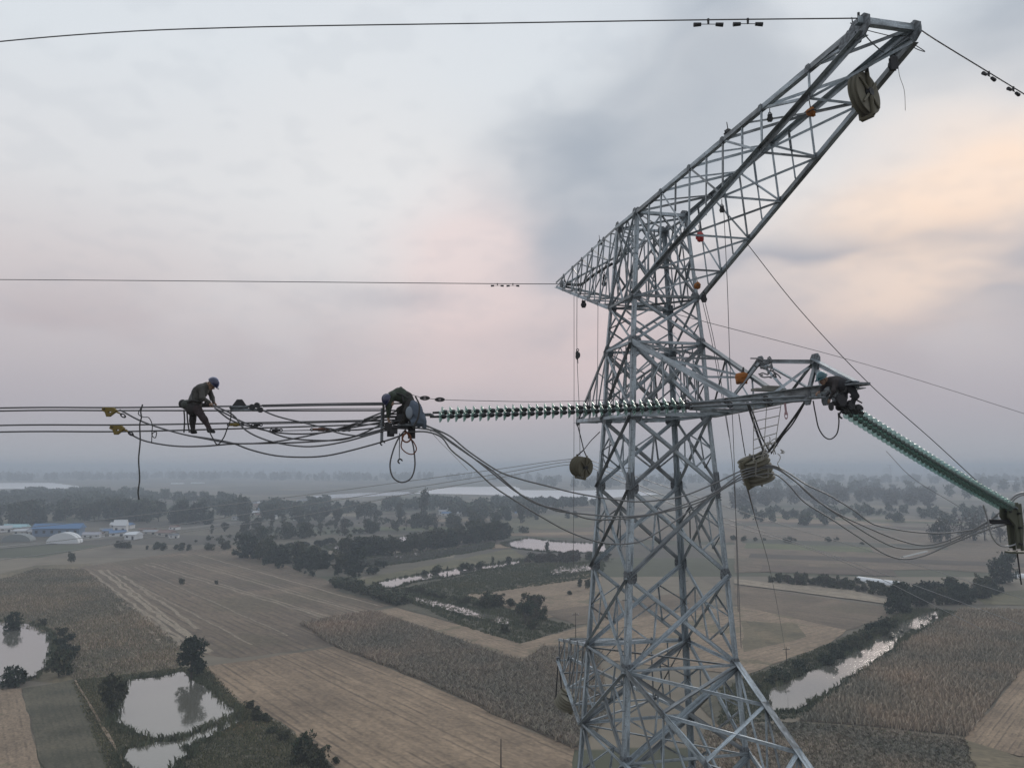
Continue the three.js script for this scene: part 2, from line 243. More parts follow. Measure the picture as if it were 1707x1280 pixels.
let memberN = 0; const mr = rng(99);
function member(parent, name, a, b, s, n, off = 0, flip = 1) {                      // a brace from a to b whose flat flange faces n
  const y = b.clone().sub(a), L = y.length(); y.normalize();
  const x = n.clone().addScaledVector(y, -n.dot(y)).normalize(), z = V3().crossVectors(x, y);
  if (flip < 0) { x.negate(); z.negate(); }
  const m = shadows(new THREE.Mesh(angleGeo(s), memberN++ % 3 ? M.steel : M.steel2)); m.name = name;
  const base = a.clone().addScaledVector(n.clone().normalize(), off + (mr() - .5) * .006).addScaledVector(z, -s / 2);
  m.matrix.makeBasis(x, y.clone().multiplyScalar(L), z).setPosition(base); m.matrix.decompose(m.position, m.quaternion, m.scale);
  parent.add(m); return m;
}
function legMember(parent, name, a, b, s, fx, fz) {                                  // a corner leg: both flanges lie in the two faces, pointing inwards
  const y = b.clone().sub(a), L = y.length(); y.normalize(); const x = fx.clone().addScaledVector(y, -fx.dot(y)).normalize(), z = V3().crossVectors(x, y);
  const zz = fz.dot(z) < 0 ? -1 : 1; const m = shadows(new THREE.Mesh(angleGeo(s), M.steel)); m.name = name;
  const X = x.clone().negate(), Z = z.multiplyScalar(zz);                            // flanges run along -X (= inwards fx) and +Z
  m.matrix.makeBasis(X, y.clone().multiplyScalar(L), Z).setPosition(a);
  if (m.matrix.determinant() < 0) { m.matrix.makeBasis(Z.clone().negate(), y.clone().multiplyScalar(L), x.clone()).setPosition(a); }
  m.matrix.decompose(m.position, m.quaternion, m.scale); parent.add(m); return m;
}
const plateGeo = (() => { const sh = new THREE.Shape(); sh.moveTo(-.5, -.25); sh.lineTo(-.28, -.5); sh.lineTo(.28, -.5); sh.lineTo(.5, -.25); sh.lineTo(.5, .25); sh.lineTo(.28, .5); sh.lineTo(-.28, .5); sh.lineTo(-.5, .25); sh.closePath(); const g = new THREE.ExtrudeGeometry(sh, { depth: 1, bevelEnabled: false }); g.translate(0, 0, -.5); return g; })();
function plate(parent, p, n, up, w, h, t = .014, name = 'gusset_plate') {
  const z = n.clone().normalize(), y = up.clone().addScaledVector(z, -up.dot(z)).normalize(), x = V3().crossVectors(y, z);
  const m = shadows(new THREE.Mesh(plateGeo, M.plate)); m.name = name; m.matrix.makeBasis(x.multiplyScalar(w), y.multiplyScalar(h), z.multiplyScalar(t)).setPosition(p.clone().addScaledVector(n, .004 + mr() * .004));
  m.matrix.decompose(m.position, m.quaternion, m.scale); parent.add(m); return m;
}
const tower = thing('transmission_tower', 'tall galvanised steel lattice transmission tower with three pairs of crossarms', 'pylon', null);
function section(name) { const g = new THREE.Group(); g.name = name; tower.add(g); return g; }
const body = section('tower_body');
const LV = [[9.46, 1.053], [6.26, 1.295], [4.51, 1.433], [1.87, 1.546], [-.74, 1.728], [-3.81, 1.92], [-6.88, 2.11], [-9.82, 2.29], [-13.6, 2.56], [-18.2, 2.92], [-24, 3.42], [-31, 4.08], [-38, 4.8], [-45, 5.5]];
const SG = [[1, -1], [1, 1], [-1, 1], [-1, -1]];                                     // near, right, far, left
const corner = (k, i) => { const [h, w] = LV[i]; return T(SG[k][0] * w, SG[k][1] * w, h); };
const faceN = [Ud, Vd, Ud.clone().negate(), Vd.clone().negate()];                   // face k lies between corners k and k+1
for (let k = 0; k < 4; k++) {
  const inU = Ud.clone().multiplyScalar(-SG[k][0]), inV = Vd.clone().multiplyScalar(-SG[k][1]);
  for (let i = 0; i < LV.length - 1; i++) legMember(body, 'leg', corner(k, i), corner(k, i + 1), i < 2 ? .15 : i < 4 ? .18 : .205, inU, inV);
}
const lerp = (a, b, t) => a.clone().lerp(b, t);
for (let k = 0; k < 4; k++) {
  const q = (k + 1) % 4, n = faceN[k];
  for (let i = 0; i < LV.length - 1; i++) {
    const a = corner(k, i), b = corner(q, i), c = corner(k, i + 1), d = corner(q, i + 1), big = i >= 6 ? .155 : i < 1 ? .08 : i < 2 ? .1 : .13, sm = i >= 7 ? .075 : .055;
    member(body, 'diagonal_brace', a, d, big, n, -.012); member(body, 'diagonal_brace', b, c, big, n, .012 - big * .1, -1);
    if ([0, 1, 2, 3, 6, 7].includes(i)) { member(body, 'horizontal_brace', a, b, i === 0 || i === 3 ? .12 : .1, n, .028); }
    // secondary struts: from the legs' third points to the diagonals, and short posts between the diagonals
    if (i < 9) {
      const ls = i === 0 ? [.5] : [.5];
      for (const t of ls) {
        const la = lerp(a, c, t), lb = lerp(b, d, t);
        member(body, 'secondary_brace', la, lerp(a, d, .27), sm, n, -.034); member(body, 'secondary_brace', la, lerp(b, c, .73), sm, n, -.036);
        member(body, 'secondary_brace', lb, lerp(b, c, .27), sm, n, -.034); member(body, 'secondary_brace', lb, lerp(a, d, .73), sm, n, -.036);
      }
      if (i > 1 && i < 8) { member(body, 'secondary_brace', lerp(a, d, .27), lerp(b, c, .73), sm, n, -.05); member(body, 'secondary_brace', lerp(b, c, .27), lerp(a, d, .73), sm, n, -.05); }
    }
    if (i < 9) { const e = b.clone().sub(a).normalize(); const s = i === 3 ? .46 : i < 2 ? .34 : .38; plate(body, a.clone().addScaledVector(e, s * .42), n, Yd, s, s * 1.15); plate(body, b.clone().addScaledVector(e, -s * .42), n, Yd, s, s * 1.15); }
  }
  // top tier: the close lattice between the two chords of the upper arm
  const a = corner(k, 0), b = corner(q, 0), c = corner(k, 1), d = corner(q, 1), mt = lerp(a, b, .5), mb = lerp(c, d, .5);
  member(body, 'secondary_brace', mt, lerp(a, c, .5), .06, n, -.06); member(body, 'secondary_brace', mt, lerp(b, d, .5), .06, n, -.06);
  member(body, 'secondary_brace', mb, lerp(a, c, .5), .06, n, -.07); member(body, 'secondary_brace', mb, lerp(b, d, .5), .06, n, -.07);
  for (const t of [.25, .75]) member(body, 'secondary_brace', lerp(a, b, t), lerp(c, d, t), .05, n, -.085);
  const e = corner(k, 2), f = corner(q, 2), g = corner(k, 3), h = corner(q, 3);
  for (const t of [.3, .7]) member(body, 'secondary_brace', lerp(e, f, t), lerp(g, h, t), .045, n, -.085);
  member(body, 'secondary_brace', lerp(e, f, .5), lerp(e, g, .5), .05, n, -.07); member(body, 'secondary_brace', lerp(e, f, .5), lerp(f, h, .5), .05, n, -.075);
}
for (const i of [0, 1, 2, 3, 6, 7]) { member(body, 'plan_brace', corner(0, i), corner(2, i), .07, Yd, .03); member(body, 'plan_brace', corner(1, i), corner(3, i), .07, Yd, -.03); }
// splices: thick cover plates with rows of bolts on the legs
for (let k = 0; k < 4; k++) {
  const a = corner(k, 4), b = corner(k, 5), dir = b.clone().sub(a).normalize(), boltGeos = [];
  for (const [n, e] of [[Ud.clone().multiplyScalar(SG[k][0]), Vd.clone().multiplyScalar(-SG[k][1])], [Vd.clone().multiplyScalar(SG[k][1]), Ud.clone().multiplyScalar(-SG[k][0])]]) {
    const c0 = a.clone().addScaledVector(e, .1); const sp = plate(body, c0.clone().addScaledVector(n, .012), n, dir, .19, 1.1, .016, 'splice_plate');
    for (let r = 0; r < 10; r++) for (const s of [-.05, .05]) { const p = c0.clone().addScaledVector(dir, (r - 4.5) * .1).addScaledVector(e, s).addScaledVector(n, .024); boltGeos.push(rodGeo(p, p.clone().addScaledVector(n, .03), .016, .016, 6)); }
  }
  part('splice_bolts', mergeGeometries(boltGeos), M.plate, body);
}
{ // step bolts up the near leg and the right leg
  for (const k of [0, 2]) { const gs = []; for (let h = -14; h < 9; h += .45) { let i = 0; while (LV[i + 1][0] > h) i++; const t = (h - LV[i][0]) / (LV[i + 1][0] - LV[i][0]), p = lerp(corner(k, i), corner(k, i + 1), t), d = Math.round(h / .45) % 2 ? Ud.clone().multiplyScalar(SG[k][0]) : Vd.clone().multiplyScalar(SG[k][1]); gs.push(rodGeo(p, p.clone().addScaledVector(d, .17), .011, .011, 5)); } const m = part('step_bolts', mergeGeometries(gs), M.plate, body); m.userData.kind = 'stuff'; }
}
// a tapering arm of four chords laced on all sides; us: positions of the panel joints along u
function lacedArm(sec, tl, tr, bl, br, tl2, tr2, bl2, br2, us, sizes, endFrame) {
  const [cs, ls] = sizes, N = us.length - 1, P = (a, b, i) => lerp(a, b, us[i]);
  const TL = i => P(tl, tl2, i), TR = i => P(tr, tr2, i), BL = i => P(bl, bl2, i), BR = i => P(br, br2, i);
  const nL = Vd.clone().negate();
  for (let i = 0; i < N; i++) {
    for (const [f, n] of [[TL, nL], [TR, Vd]]) member(sec, 'chord', f(i), f(i + 1), cs, n, .002);
    for (const [f, n] of [[BL, nL], [BR, Vd]]) member(sec, 'chord', f(i), f(i + 1), cs, n, .002, -1);
    if (i < N - 1 || endFrame) {
      member(sec, 'side_post', TL(i + 1), BL(i + 1), ls, nL, -.02); member(sec, 'side_post', TR(i + 1), BR(i + 1), ls, Vd, -.02);
      member(sec, 'cross_strut', BL(i + 1), BR(i + 1), ls, Yd, -.02);
    }
    const od = i % 2;
    member(sec, 'side_lacing', TL(i), BL(i + 1), ls, nL, -.03); member(sec, 'side_lacing', TR(i), BR(i + 1), ls, Vd, -.03);
    member(sec, 'top_lacing', TL(i), TR(i + 1), ls * 1.25, Yd, .03);
    member(sec, 'bottom_lacing', BL(i), BR(i + 1), ls, Yd, -.03);
    if (i < N - 2) {
      const mL = lerp(TL(i), BL(i + 1), .5), mR = lerp(TR(i), BR(i + 1), .5);
      member(sec, 'secondary_lacing', mL, lerp(TL(i), TL(i + 1), .5), ls * .75, nL, -.04); member(sec, 'secondary_lacing', mR, lerp(TR(i), TR(i + 1), .5), ls * .75, Vd, -.04);
      member(sec, 'secondary_lacing', mL, lerp(BL(i), BL(i + 1), .5), ls * .75, nL, -.045); member(sec, 'secondary_lacing', mR, lerp(BR(i), BR(i + 1), .5), ls * .75, Vd, -.045);
      member(sec, 'top_lacing', lerp(TL(i), TL(i + 1), .5), TR(i + 1), ls * .8, Yd, .045);
    }
    for (const [f, n] of [[TL, nL], [TR, Vd], [BL, nL], [BR, Vd]]) if (i) plate(sec, f(i), n, Yd, .22, .2);
  }
}
{ // upper arms that carry the earth wires
  const s = section('near_upper_arm');
  const tL = T(13.75, -.64, 9.98), tR = T(13.75, .64, 9.98), bL = T(13.75, -.62, 9.7), bR = T(13.75, .62, 9.7);
  lacedArm(s, corner(0, 0), corner(1, 0), corner(0, 1), corner(1, 1), tL, tR, bL, bR, [0, .165, .333, .5, .665, .835, 1], [.138, .07]);
  member(s, 'end_beam', T(13.72, -.8, 10.0), T(13.72, .86, 10.0), .15, Ud, .06);
  for (const v of [-.66, .66]) { plate(s, T(13.6, v, 9.9), Vd, Yd, .75, .5, .03, 'tip_plate'); plate(s, T(13.2, v * 1.04, 9.78), Vd, Yd, .6, .36, .03, 'tip_plate'); part('attachment_lug', rodGeo(T(13.7, v * 1.1, 10.02), T(13.7, v * 1.1, 10.2), .03, .03), M.iron, s); }
  const f = section('far_upper_arm');
  const e1 = T(-12.27, -.28, 9.74), e2 = T(-12.27, .28, 9.74), e3 = T(-12.27, -.26, 9.55), e4 = T(-12.27, .26, 9.55);
  lacedArm(f, corner(3, 0), corner(2, 0), corner(3, 1), corner(2, 1), e1, e2, e3, e4, [0, .165, .333, .5, .665, .835, 1], [.11, .062]);
  plate(f, T(-12.2, 0, 9.65), Vd, Yd, .6, .45, .04, 'tip_plate');
}
function bottomPlane(sec, a, b, tip, ts, ls) {     // two lower chords that meet at a tip, laced between
  const A = t => lerp(a, tip, t), B = t => lerp(b, tip, t);
  for (let i = 0; i < ts.length - 1; i++) { member(sec, 'chord', A(ts[i]), A(ts[i + 1]), .18, Vd.clone().negate(), .004, -1); member(sec, 'chord', B(ts[i]), B(ts[i + 1]), .18, Vd, .004, -1); member(sec, 'bottom_lacing', i % 2 ? B(ts[i]) : A(ts[i]), i % 2 ? A(ts[i + 1]) : B(ts[i + 1]), ls, Yd, -.03); if (i) member(sec, 'cross_strut', A(ts[i]), B(ts[i]), ls, Yd, -.05); }
  return [A, B];
}
{ // middle arms: the near one ends in a raised frame over the attachment points
  const s = section('near_middle_arm'), nL = Vd.clone().negate();
  const tip = T(12.15, 0, 1.93), [A, B] = bottomPlane(s, corner(0, 3), corner(1, 3), tip, [0, .17, .34, .5, .63, .76, .88, 1], .07);
  const P1 = T(7.75, 0, 3.03), P2 = T(10.45, 0, 2.68), cL = corner(0, 2), cR = corner(1, 2);
  member(s, 'top_chord', cL, A(.58), .21, nL, .01); member(s, 'top_chord', cR, B(.61), .19, Vd, .01);
  member(s, 'side_post', lerp(cL, A(.58), .33), A(.19), .07, nL, -.02); member(s, 'side_post', lerp(cR, B(.61), .33), B(.2), .07, Vd, -.02);
  member(s, 'side_post', lerp(cL, A(.58), .66), A(.38), .06, nL, -.02); member(s, 'side_post', lerp(cR, B(.61), .66), B(.4), .06, Vd, -.02);
  member(s, 'side_lacing', lerp(cL, A(.58), .33), A(0.02), .07, nL, -.03); member(s, 'side_lacing', lerp(cR, B(.61), .33), B(0.02), .07, Vd, -.03);
  member(s, 'side_lacing', lerp(cL, A(.58), .33), A(.38), .06, nL, -.03); member(s, 'side_lacing', lerp(cR, B(.61), .33), B(.4), .06, Vd, -.03);
  member(s, 'top_lacing', cL, lerp(cR, B(.61), .33), .08, Yd, .02); member(s, 'top_lacing', lerp(cL, A(.58), .33), lerp(cR, B(.61), .66), .08, Yd, .02); member(s, 'top_lacing', lerp(cL, A(.58), .66), lerp(cR, B(.61), .66), .07, Yd, .03);
  member(s, 'top_lacing', lerp(cL, A(.58), .33), lerp(cR, B(.61), .33), .07, Yd, .04);
  member(s, 'ridge', P1, P2, .11, Vd, 0); member(s, 'ridge_strut', P2, tip, .16, Vd, .01); member(s, 'ridge_strut', P1, A(.53), .12, nL, 0); member(s, 'ridge_strut', P1, B(.66), .1, Vd, 0);
  member(s, 'ridge_strut', P1, B(.8), .08, Vd, .02); member(s, 'ridge_strut', P2, A(.84), .14, nL, 0); member(s, 'ridge_strut', P2, B(.84), .14, Vd, 0); member(s, 'ridge_strut', P2, A(.70), .08, nL, -.02); member(s, 'ridge_strut', P2, B(.62), .1, Vd, -.03);
  member(s, 'ridge_strut', lerp(cR, B(.61), .62), P1, .11, Vd, .01);
  plate(s, P1, Vd, Yd, .34, .3, .03); plate(s, P2, Vd, Yd, .4, .42, .04); plate(s, tip.clone().addScaledVector(Ud, -.1), Yd, Ud, .5, .7, .05, 'tip_plate');
  for (const t of [.84, .93]) { plate(s, A(t).addScaledVector(Yd, -.16), nL, Yd, .3, .4, .03, 'attachment_plate'); plate(s, B(t).addScaledVector(Yd, -.16), Vd, Yd, .3, .4, .03, 'attachment_plate'); }
  member(s, 'cross_strut', A(.93).addScaledVector(nL, .16), B(.93).addScaledVector(Vd, .4), .16, Ud, 0);
  const f = section('far_middle_arm'), tf = T(-9.64, 0, 2.23), [C, D2] = bottomPlane(f, corner(3, 3), corner(2, 3), tf, [0, .25, .5, .75, 1], .07);
  const gL = corner(3, 2), gR = corner(2, 2);
  for (const [g, h, n] of [[gL, C, nL], [gR, D2, Vd]]) { member(f, 'top_chord', g, lerp(g, tf, .97), .12, n, .01); for (const t of [.25, .5, .75]) { member(f, 'side_post', lerp(g, tf, t), h(t), .06, n, -.02); member(f, 'side_lacing', lerp(g, tf, t - .25), h(t), .06, n, -.03); } }
  member(f, 'top_lacing', lerp(gL, tf, .25), lerp(gR, tf, .5), .06, Yd, .02); member(f, 'top_lacing', gL, lerp(gR, tf, .25), .06, Yd, .02);
  plate(f, T(-9.55, 0, 2.2), Vd, Yd, .5, .4, .03, 'tip_plate');
}
{ // lowest arms
  const nL = Vd.clone().negate();
  const s = section('near_lower_arm'), tip = T(12.6, 0, -10.9), ts = [0, .2, .4, .6, .8, 1];
  const [A, B] = bottomPlane(s, corner(0, 7), corner(1, 7), tip, ts, .08), cL = corner(0, 6), cR = corner(1, 6), eL = T(12.6, -.1, -11.0), eR = T(12.6, 1.2, -10.75), TL = t => lerp(cL, eL, t), TR = t => lerp(cR, eR, t); member(s, 'end_beam', eL, eR, .15, Ud, .05);
  for (let i = 0; i < 5; i++) {
    member(s, 'top_chord', TL(ts[i]), TL(ts[i + 1]), .23, nL, .01); member(s, 'top_chord', TR(ts[i]), TR(ts[i + 1]), .23, Vd, .01);
    if (i < 4) { member(s, 'top_lacing', TL(ts[i]), TR(ts[i + 1]), .1, Yd, .02); member(s, 'top_lacing', TR(ts[i]), TL(ts[i + 1]), .15, Yd, .05); member(s, 'side_post', TL(ts[i + 1]), A(ts[i + 1]), .08, nL, -.02); member(s, 'side_post', TR(ts[i + 1]), B(ts[i + 1]), .08, Vd, -.02); member(s, 'side_lacing', TL(ts[i]), A(ts[i + 1]), .08, nL, -.03); member(s, 'side_lacing', TR(ts[i]), B(ts[i + 1]), .08, Vd, -.03); plate(s, TL(ts[i + 1]), nL, Yd, .3, .26); plate(s, TR(ts[i + 1]), Vd, Yd, .3, .26); }
  }
  const f = section('far_lower_arm'), e = [T(-12.1, -.3, -8.75), T(-12.1, .3, -8.75), T(-12.1, -.3, -9.72), T(-12.1, .3, -9.72)];
  lacedArm(f, corner(3, 6), corner(2, 6), corner(3, 7), corner(2, 7), e[0], e[1], e[2], e[3], [0, .25, .5, .75, 1], [.12, .065], true);
  for (const v of [-.3, .3]) part('end_weight', boxGeo(.2, .3, .2).translate(0, 0, 0).applyMatrix4(new THREE.Matrix4().setPosition(T(-12.1, v, -9.75))), M.plate, f);
}

// ---------------------------------------------------------------- insulator strings
const discGeo = (() => { const p = [[.05, .014], [.053, -.006], [.075, -.02], [.11, -.038], [.142, -.062], [.158, -.084], [.152, -.088], [.136, -.07], [.106, -.05], [.074, -.034], [.05, -.026]].map(([x, y]) => new THREE.Vector2(x, y)); return new THREE.LatheGeometry(p, 24); })();
const capGeo = (() => { const p = [[.001, .098], [.022, .098], [.03, .09], [.054, .06], [.064, .02], [.064, -.01], [.05, -.03], [.024, -.03], [.018, -.1], [.001, -.1]].map(([x, y]) => new THREE.Vector2(x, y)); return new THREE.LatheGeometry(p, 12); })();
function frame(dir) { const y = dir.clone().normalize().negate(), x = V3().crossVectors(V3(0, 1, 0), y).normalize(), z = V3().crossVectors(x, y); return { y, x, z, q: new THREE.Quaternion().setFromRotationMatrix(new THREE.Matrix4().makeBasis(x, y, z)) }; }
function triPlate(parent, name, p, along, side, w, l, t, m) {                 // a triangular yoke plate with its point towards -along
  const sh = new THREE.Shape(); sh.moveTo(-.06, 0); sh.lineTo(.06, 0); sh.lineTo(w / 2, l * .8); sh.lineTo(w / 2, l); sh.lineTo(-w / 2, l); sh.lineTo(-w / 2, l * .8); sh.closePath();
  const g = new THREE.ExtrudeGeometry(sh, { depth: t, bevelEnabled: true, bevelSize: .006, bevelThickness: .006, bevelSegments: 1 }); g.translate(0, 0, -t / 2);
  const o = part(name, g, m, parent), y = along.clone().normalize(), x = side.clone().addScaledVector(y, -side.dot(y)).normalize(); o.matrix.makeBasis(x, y, V3().crossVectors(x, y)).setPosition(p); o.matrix.decompose(o.position, o.quaternion, o.scale); return o;
}
function insulatorSet(label, A, B, n, end, sag, gap, lift) {
  const o = thing('insulator_string', label, 'insulator', null, 'tension insulator sets');
  const d = B.clone().sub(A), L = d.length(), dn = d.clone().normalize(), side = V3().crossVectors(dn, V3(0, 1, 0)).normalize(), step = .195;
  const P = (s, k) => A.clone().addScaledVector(dn, s).add(V3(0, -sag * Math.sin(Math.PI * s / L) + k * lift / 2, 0)).addScaledVector(side, k * gap / 2);
  const s0 = L - end - n * step;
  for (const k of [-1, 1]) {
    for (let i = 0; i < n; i++) { const s = s0 + (i + .5) * step, a = P(s - .05, k), b = P(s + .05, k), f = frame(b.sub(a)); const m = part('glass_disc', discGeo, M.glass, o); m.scale.setScalar(lift > 0 ? .95 : .92); m.position.copy(P(s, k)); m.quaternion.copy(f.q); const c = part('cap', capGeo, M.iron, m); c.rotation.y = i; }
    // extension links between the arm and the first disc, in short bars joined by shackles
    const bars = Math.max(1, Math.round((s0 - .5) / .85));
    for (let i = 0; i < bars; i++) { const a = P(.5 + (s0 - .5) * i / bars, k), b = P(.5 + (s0 - .5) * (i + 1) / bars, k); part('link_bar', rodGeo(a, b, .03, .03, 8), M.plate, o); part('shackle', new THREE.TorusGeometry(.06, .02, 6, 12).translate(b.x, b.y, b.z), M.iron, o); }
    part('clevis', rodGeo(P(L - end, k), P(L - end + .22, k), .03, .026), M.iron, o);
  }
  triPlate(o, 'yoke_plate', P(0.1, 0), dn, side, gap + .12, .42, .03, M.plate);
  triPlate(o, 'yoke_plate', P(L - end + .62, 0), dn.clone().negate(), side, gap + .12, .42, .03, M.plate);
  part('clevis', rodGeo(A.clone().add(V3(0, .12, 0)), P(.14, 0), .045, .04), M.iron, o);
  return { o, P, L, dn, side, s0 };
}
const leftSet = insulatorSet('horizontal double glass insulator string running left across the tower', at(1383, 662, 19.6), at(700, 692, 20.15), 31, .5, .04, .42, .13);
const rightSet = insulatorSet('sloping double green glass insulator string going down to the right', at(1398, 674, 19.7), at(1692, 851, 23.7), 37, .5, .06, .27, -.02);
{ // fittings at the outer end of the sloping string: yoke frame, shield ring, clamps
  const { o, P, L, dn, side } = rightSet, e = P(L - .1, 0);
  for (const k of [-1, 1]) part('yoke_frame', rodGeo(e.clone().addScaledVector(side, k * .11).add(V3(0, .2, 0)), e.clone().addScaledVector(side, k * .11).add(V3(0.1, -1.15, 0)), .05, .045, 6), M.olive, o);
  { const sh = new THREE.Shape(); sh.moveTo(-.3, .12); sh.lineTo(.16, .16); sh.lineTo(.2, -.5); sh.lineTo(.14, -1.08); sh.lineTo(-.04, -1.08); sh.lineTo(-.08, -.45); sh.lineTo(-.32, -.2); sh.closePath(); const g = new THREE.ExtrudeGeometry(sh, { depth: .05, bevelEnabled: true, bevelSize: .01, bevelThickness: .01, bevelSegments: 1 }); for (const k of [-.13, .08]) { const m = part('yoke_plate', g, M.olive, o); m.position.copy(e).addScaledVector(side, k); m.rotation.y = .3; }
    for (const [x, y] of [[-.2, -.05], [.06, -.1], [.08, -.5], [.06, -.95]]) part('bolt', rodGeo(e.clone().add(V3(x, y, -.2)), e.clone().add(V3(x, y, .25)), .03, .03, 8), M.iron, o);
    for (const y of [-.3, -.36]) part('jumper_clamp', rodGeo(e.clone().add(V3(-.7, y, .05)), e.clone().add(V3(.1, y - .03, .05)), .035, .04, 8), M.iron, o); }
  const ring = part('shield_ring', new THREE.TorusGeometry(.46, .032, 10, 40), M.alu, o); ring.position.copy(e).add(V3(.35, .02, .1)); ring.rotation.set(0, -.55, .2);
  const ring2 = part('shield_ring', new THREE.TorusGeometry(.42, .03, 10, 40), M.alu, o); ring2.position.copy(e).add(V3(.62, .0, -.3)); ring2.rotation.set(0, -.55, .2);
  part('hanging_rod', rodGeo(e.clone().add(V3(.05, -1.15, 0)), e.clone().add(V3(.12, -2.1, 0)), .022, .018, 6), M.iron, o);
  part('base_plate', boxGeo(.5, .05, .34, e.x + .05, e.y - 1.2, e.z), M.olive, o);
}
// ---------------------------------------------------------------- conductors and earth wires
function catenary(a, b, sag, n = 24) { const out = []; for (let k = 0; k <= n; k++) { const t = k / n, p = a.clone().lerp(b, t); p.y -= sag * 4 * t * (1 - t); out.push(p); } return out; }
const G1 = 'bundle conductors running left from the workers', azL = 2 * Math.PI / 180;
for (const [y0, x1, y1, D, lab] of [[680, 690, 672, 20.1, 'topmost long conductor running left at the waist of the standing worker'], [685, 690, 684, 20.5, 'second long conductor from the top beside the standing worker'], [709, 690, 699, 20.15, 'third long conductor from the top passing the shins of the standing worker'], [720, 690, 705, 20.55, 'lowest long conductor that the standing worker stands on']]) {
  const a = at(x1, y1, D), m = at(200, y0 - .7, D + .4), b = at(0, y0, D + .6), e = b.clone().add(b.clone().sub(m).normalize().multiplyScalar(30)).add(V3(0, -1, 0));
  wire('conductor_wire', lab, 'wire', [a, at(460, y1 + (y0 - y1) * .5, D + .2), m, b, e], .02, M.wire, G1, 90);
}
function azWire(P0, az, sl, len, sag, n) { const e = P0.clone().add(V3(Math.sin(az), 0, -Math.cos(az)).multiplyScalar(len)).add(V3(0, -sl * len, 0)); return catenary(P0, e, sag, n); }
{ const tl = T(13.75, -.72, 10.04), tr = T(13.75, .82, 9.98), ft = T(-12.4, -.1, 9.72), az = 58.5 * Math.PI / 180;
  const nearL = [tl, at(1170, 33, 18.05), at(850, 38, 18.3), at(400, 45.5, 18.7), at(200, 53, 18.95), at(0, 69, 19.3), at(-300, 105, 20)];
  wire('earth_wire', 'earth wire running left along the top of the picture from the highest arm tip', 'wire', nearL, .017, M.wire, 'earth wires', 120);
  const nearR = [tr, at(1560, 66, 18.9), at(1640, 115, 20.4), at(1707, 156, 21.9), at(1860, 250, 26)];
  wire('earth_wire', 'short earth wire running down to the right from the highest arm tip', 'wire', nearR, .017, M.wire, 'earth wires', 60);
  wire('earth_wire', 'thin earth wire running left from the small far arm tip', 'wire', [ft, at(850, 473, 42.6), at(400, 469, 43.4), at(0, 466, 44.2), at(-300, 465, 45)], .02, M.wire, 'earth wires', 60);
  wire('earth_wire', 'thin earth wire descending right behind the tower from the far arm tip', 'wire', [T(-12.3, .1, 9.65), at(1190, 540, 50), at(1450, 609, 57.5), at(1707, 689, 67), at(1900, 752, 78)], .02, M.wire, 'earth wires', 60);
  // dampers
  function damper(p, dir, label) {
    const o = thing('vibration_damper', label, 'damper', p, 'dampers clipped on the earth wires'), d = dir.clone().normalize();
    part('clamp', rodGeo(V3(0, .03, 0), V3(0, -.1, 0), .03, .025, 6), M.iron, o); part('messenger_cable', rodGeo(d.clone().multiplyScalar(-.26).add(V3(0, -.1, 0)), d.clone().multiplyScalar(.26).add(V3(0, -.1, 0)), .009), M.wire, o);
    for (const k of [-1, 1]) part('weight', rodGeo(d.clone().multiplyScalar(k * .17).add(V3(0, -.105, 0)), d.clone().multiplyScalar(k * .34).add(V3(0, -.115, 0)), .042, .05, 10), M.iron, o);
  }
  damper(at(1181, 33.3, 18.05), V3(1, 0, 0), 'left one of the dampers on the top earth wire left of the arm tip'); damper(at(1247, 32.6, 17.95), V3(1, 0, 0), 'damper on the top earth wire nearest the arm tip on its left');
  damper(at(1649, 120.5, 20.6), at(1707, 156, 21.9).sub(at(1640, 115, 20.4)), 'damper on the sloping right earth wire nearer to the arm tip'); damper(at(1690, 146, 21.5), at(1707, 156, 21.9).sub(at(1640, 115, 20.4)), 'damper on the sloping right earth wire at the right picture edge');
  damper(at(829, 472.9, 42.6), V3(1, 0, 0), 'left damper on the thin far earth wire left of the tower'); damper(at(855, 473, 42.6), V3(1, 0, 0), 'damper on the thin far earth wire nearest the tower');
}
{ // far-side conductors that run over the small block, low behind the tower
  const z = (px, s) => px < 970 ? 40.5 + (970 - px) * .0012 : 40.5 + 21.4 * Math.max(0, Math.min(1, (px - 970) / 730)) ** .9;
  const sets = [
    ['upper', [[0, 884], [126, 871], [264, 855], [500, 826], [687, 801], [823, 783], [955, 765], [978, 766], [1020, 780], [1100, 808], [1212, 845], [1319, 879], [1438, 914], [1556, 950], [1707, 998]]],
    ['middle', [[0, 912], [117, 899], [264, 879], [500, 843], [687, 813], [823, 791], [955, 769], [980, 772], [1020, 789], [1100, 823], [1218, 867], [1289, 891], [1390, 926], [1497, 965], [1707, 1042]]],
    ['lower', [[0, 933], [146, 914], [264, 893], [500, 860], [687, 822], [823, 798], [955, 774], [982, 778], [1020, 796], [1100, 832], [1212, 873], [1348, 914], [1438, 950], [1536, 998], [1640, 1050]]]];
  for (const [w, p] of sets) { const pts = [at(p[0][0] - 300, p[0][1] + 35, 41.5), ...p.map(([x, y]) => at(x, y, z(x)))]; wire('far_conductor', `${w} one of three pale conductors sagging low behind the tower over the small block`, 'wire', pts, .019, M.alu, 'far side conductors', 140); }
}
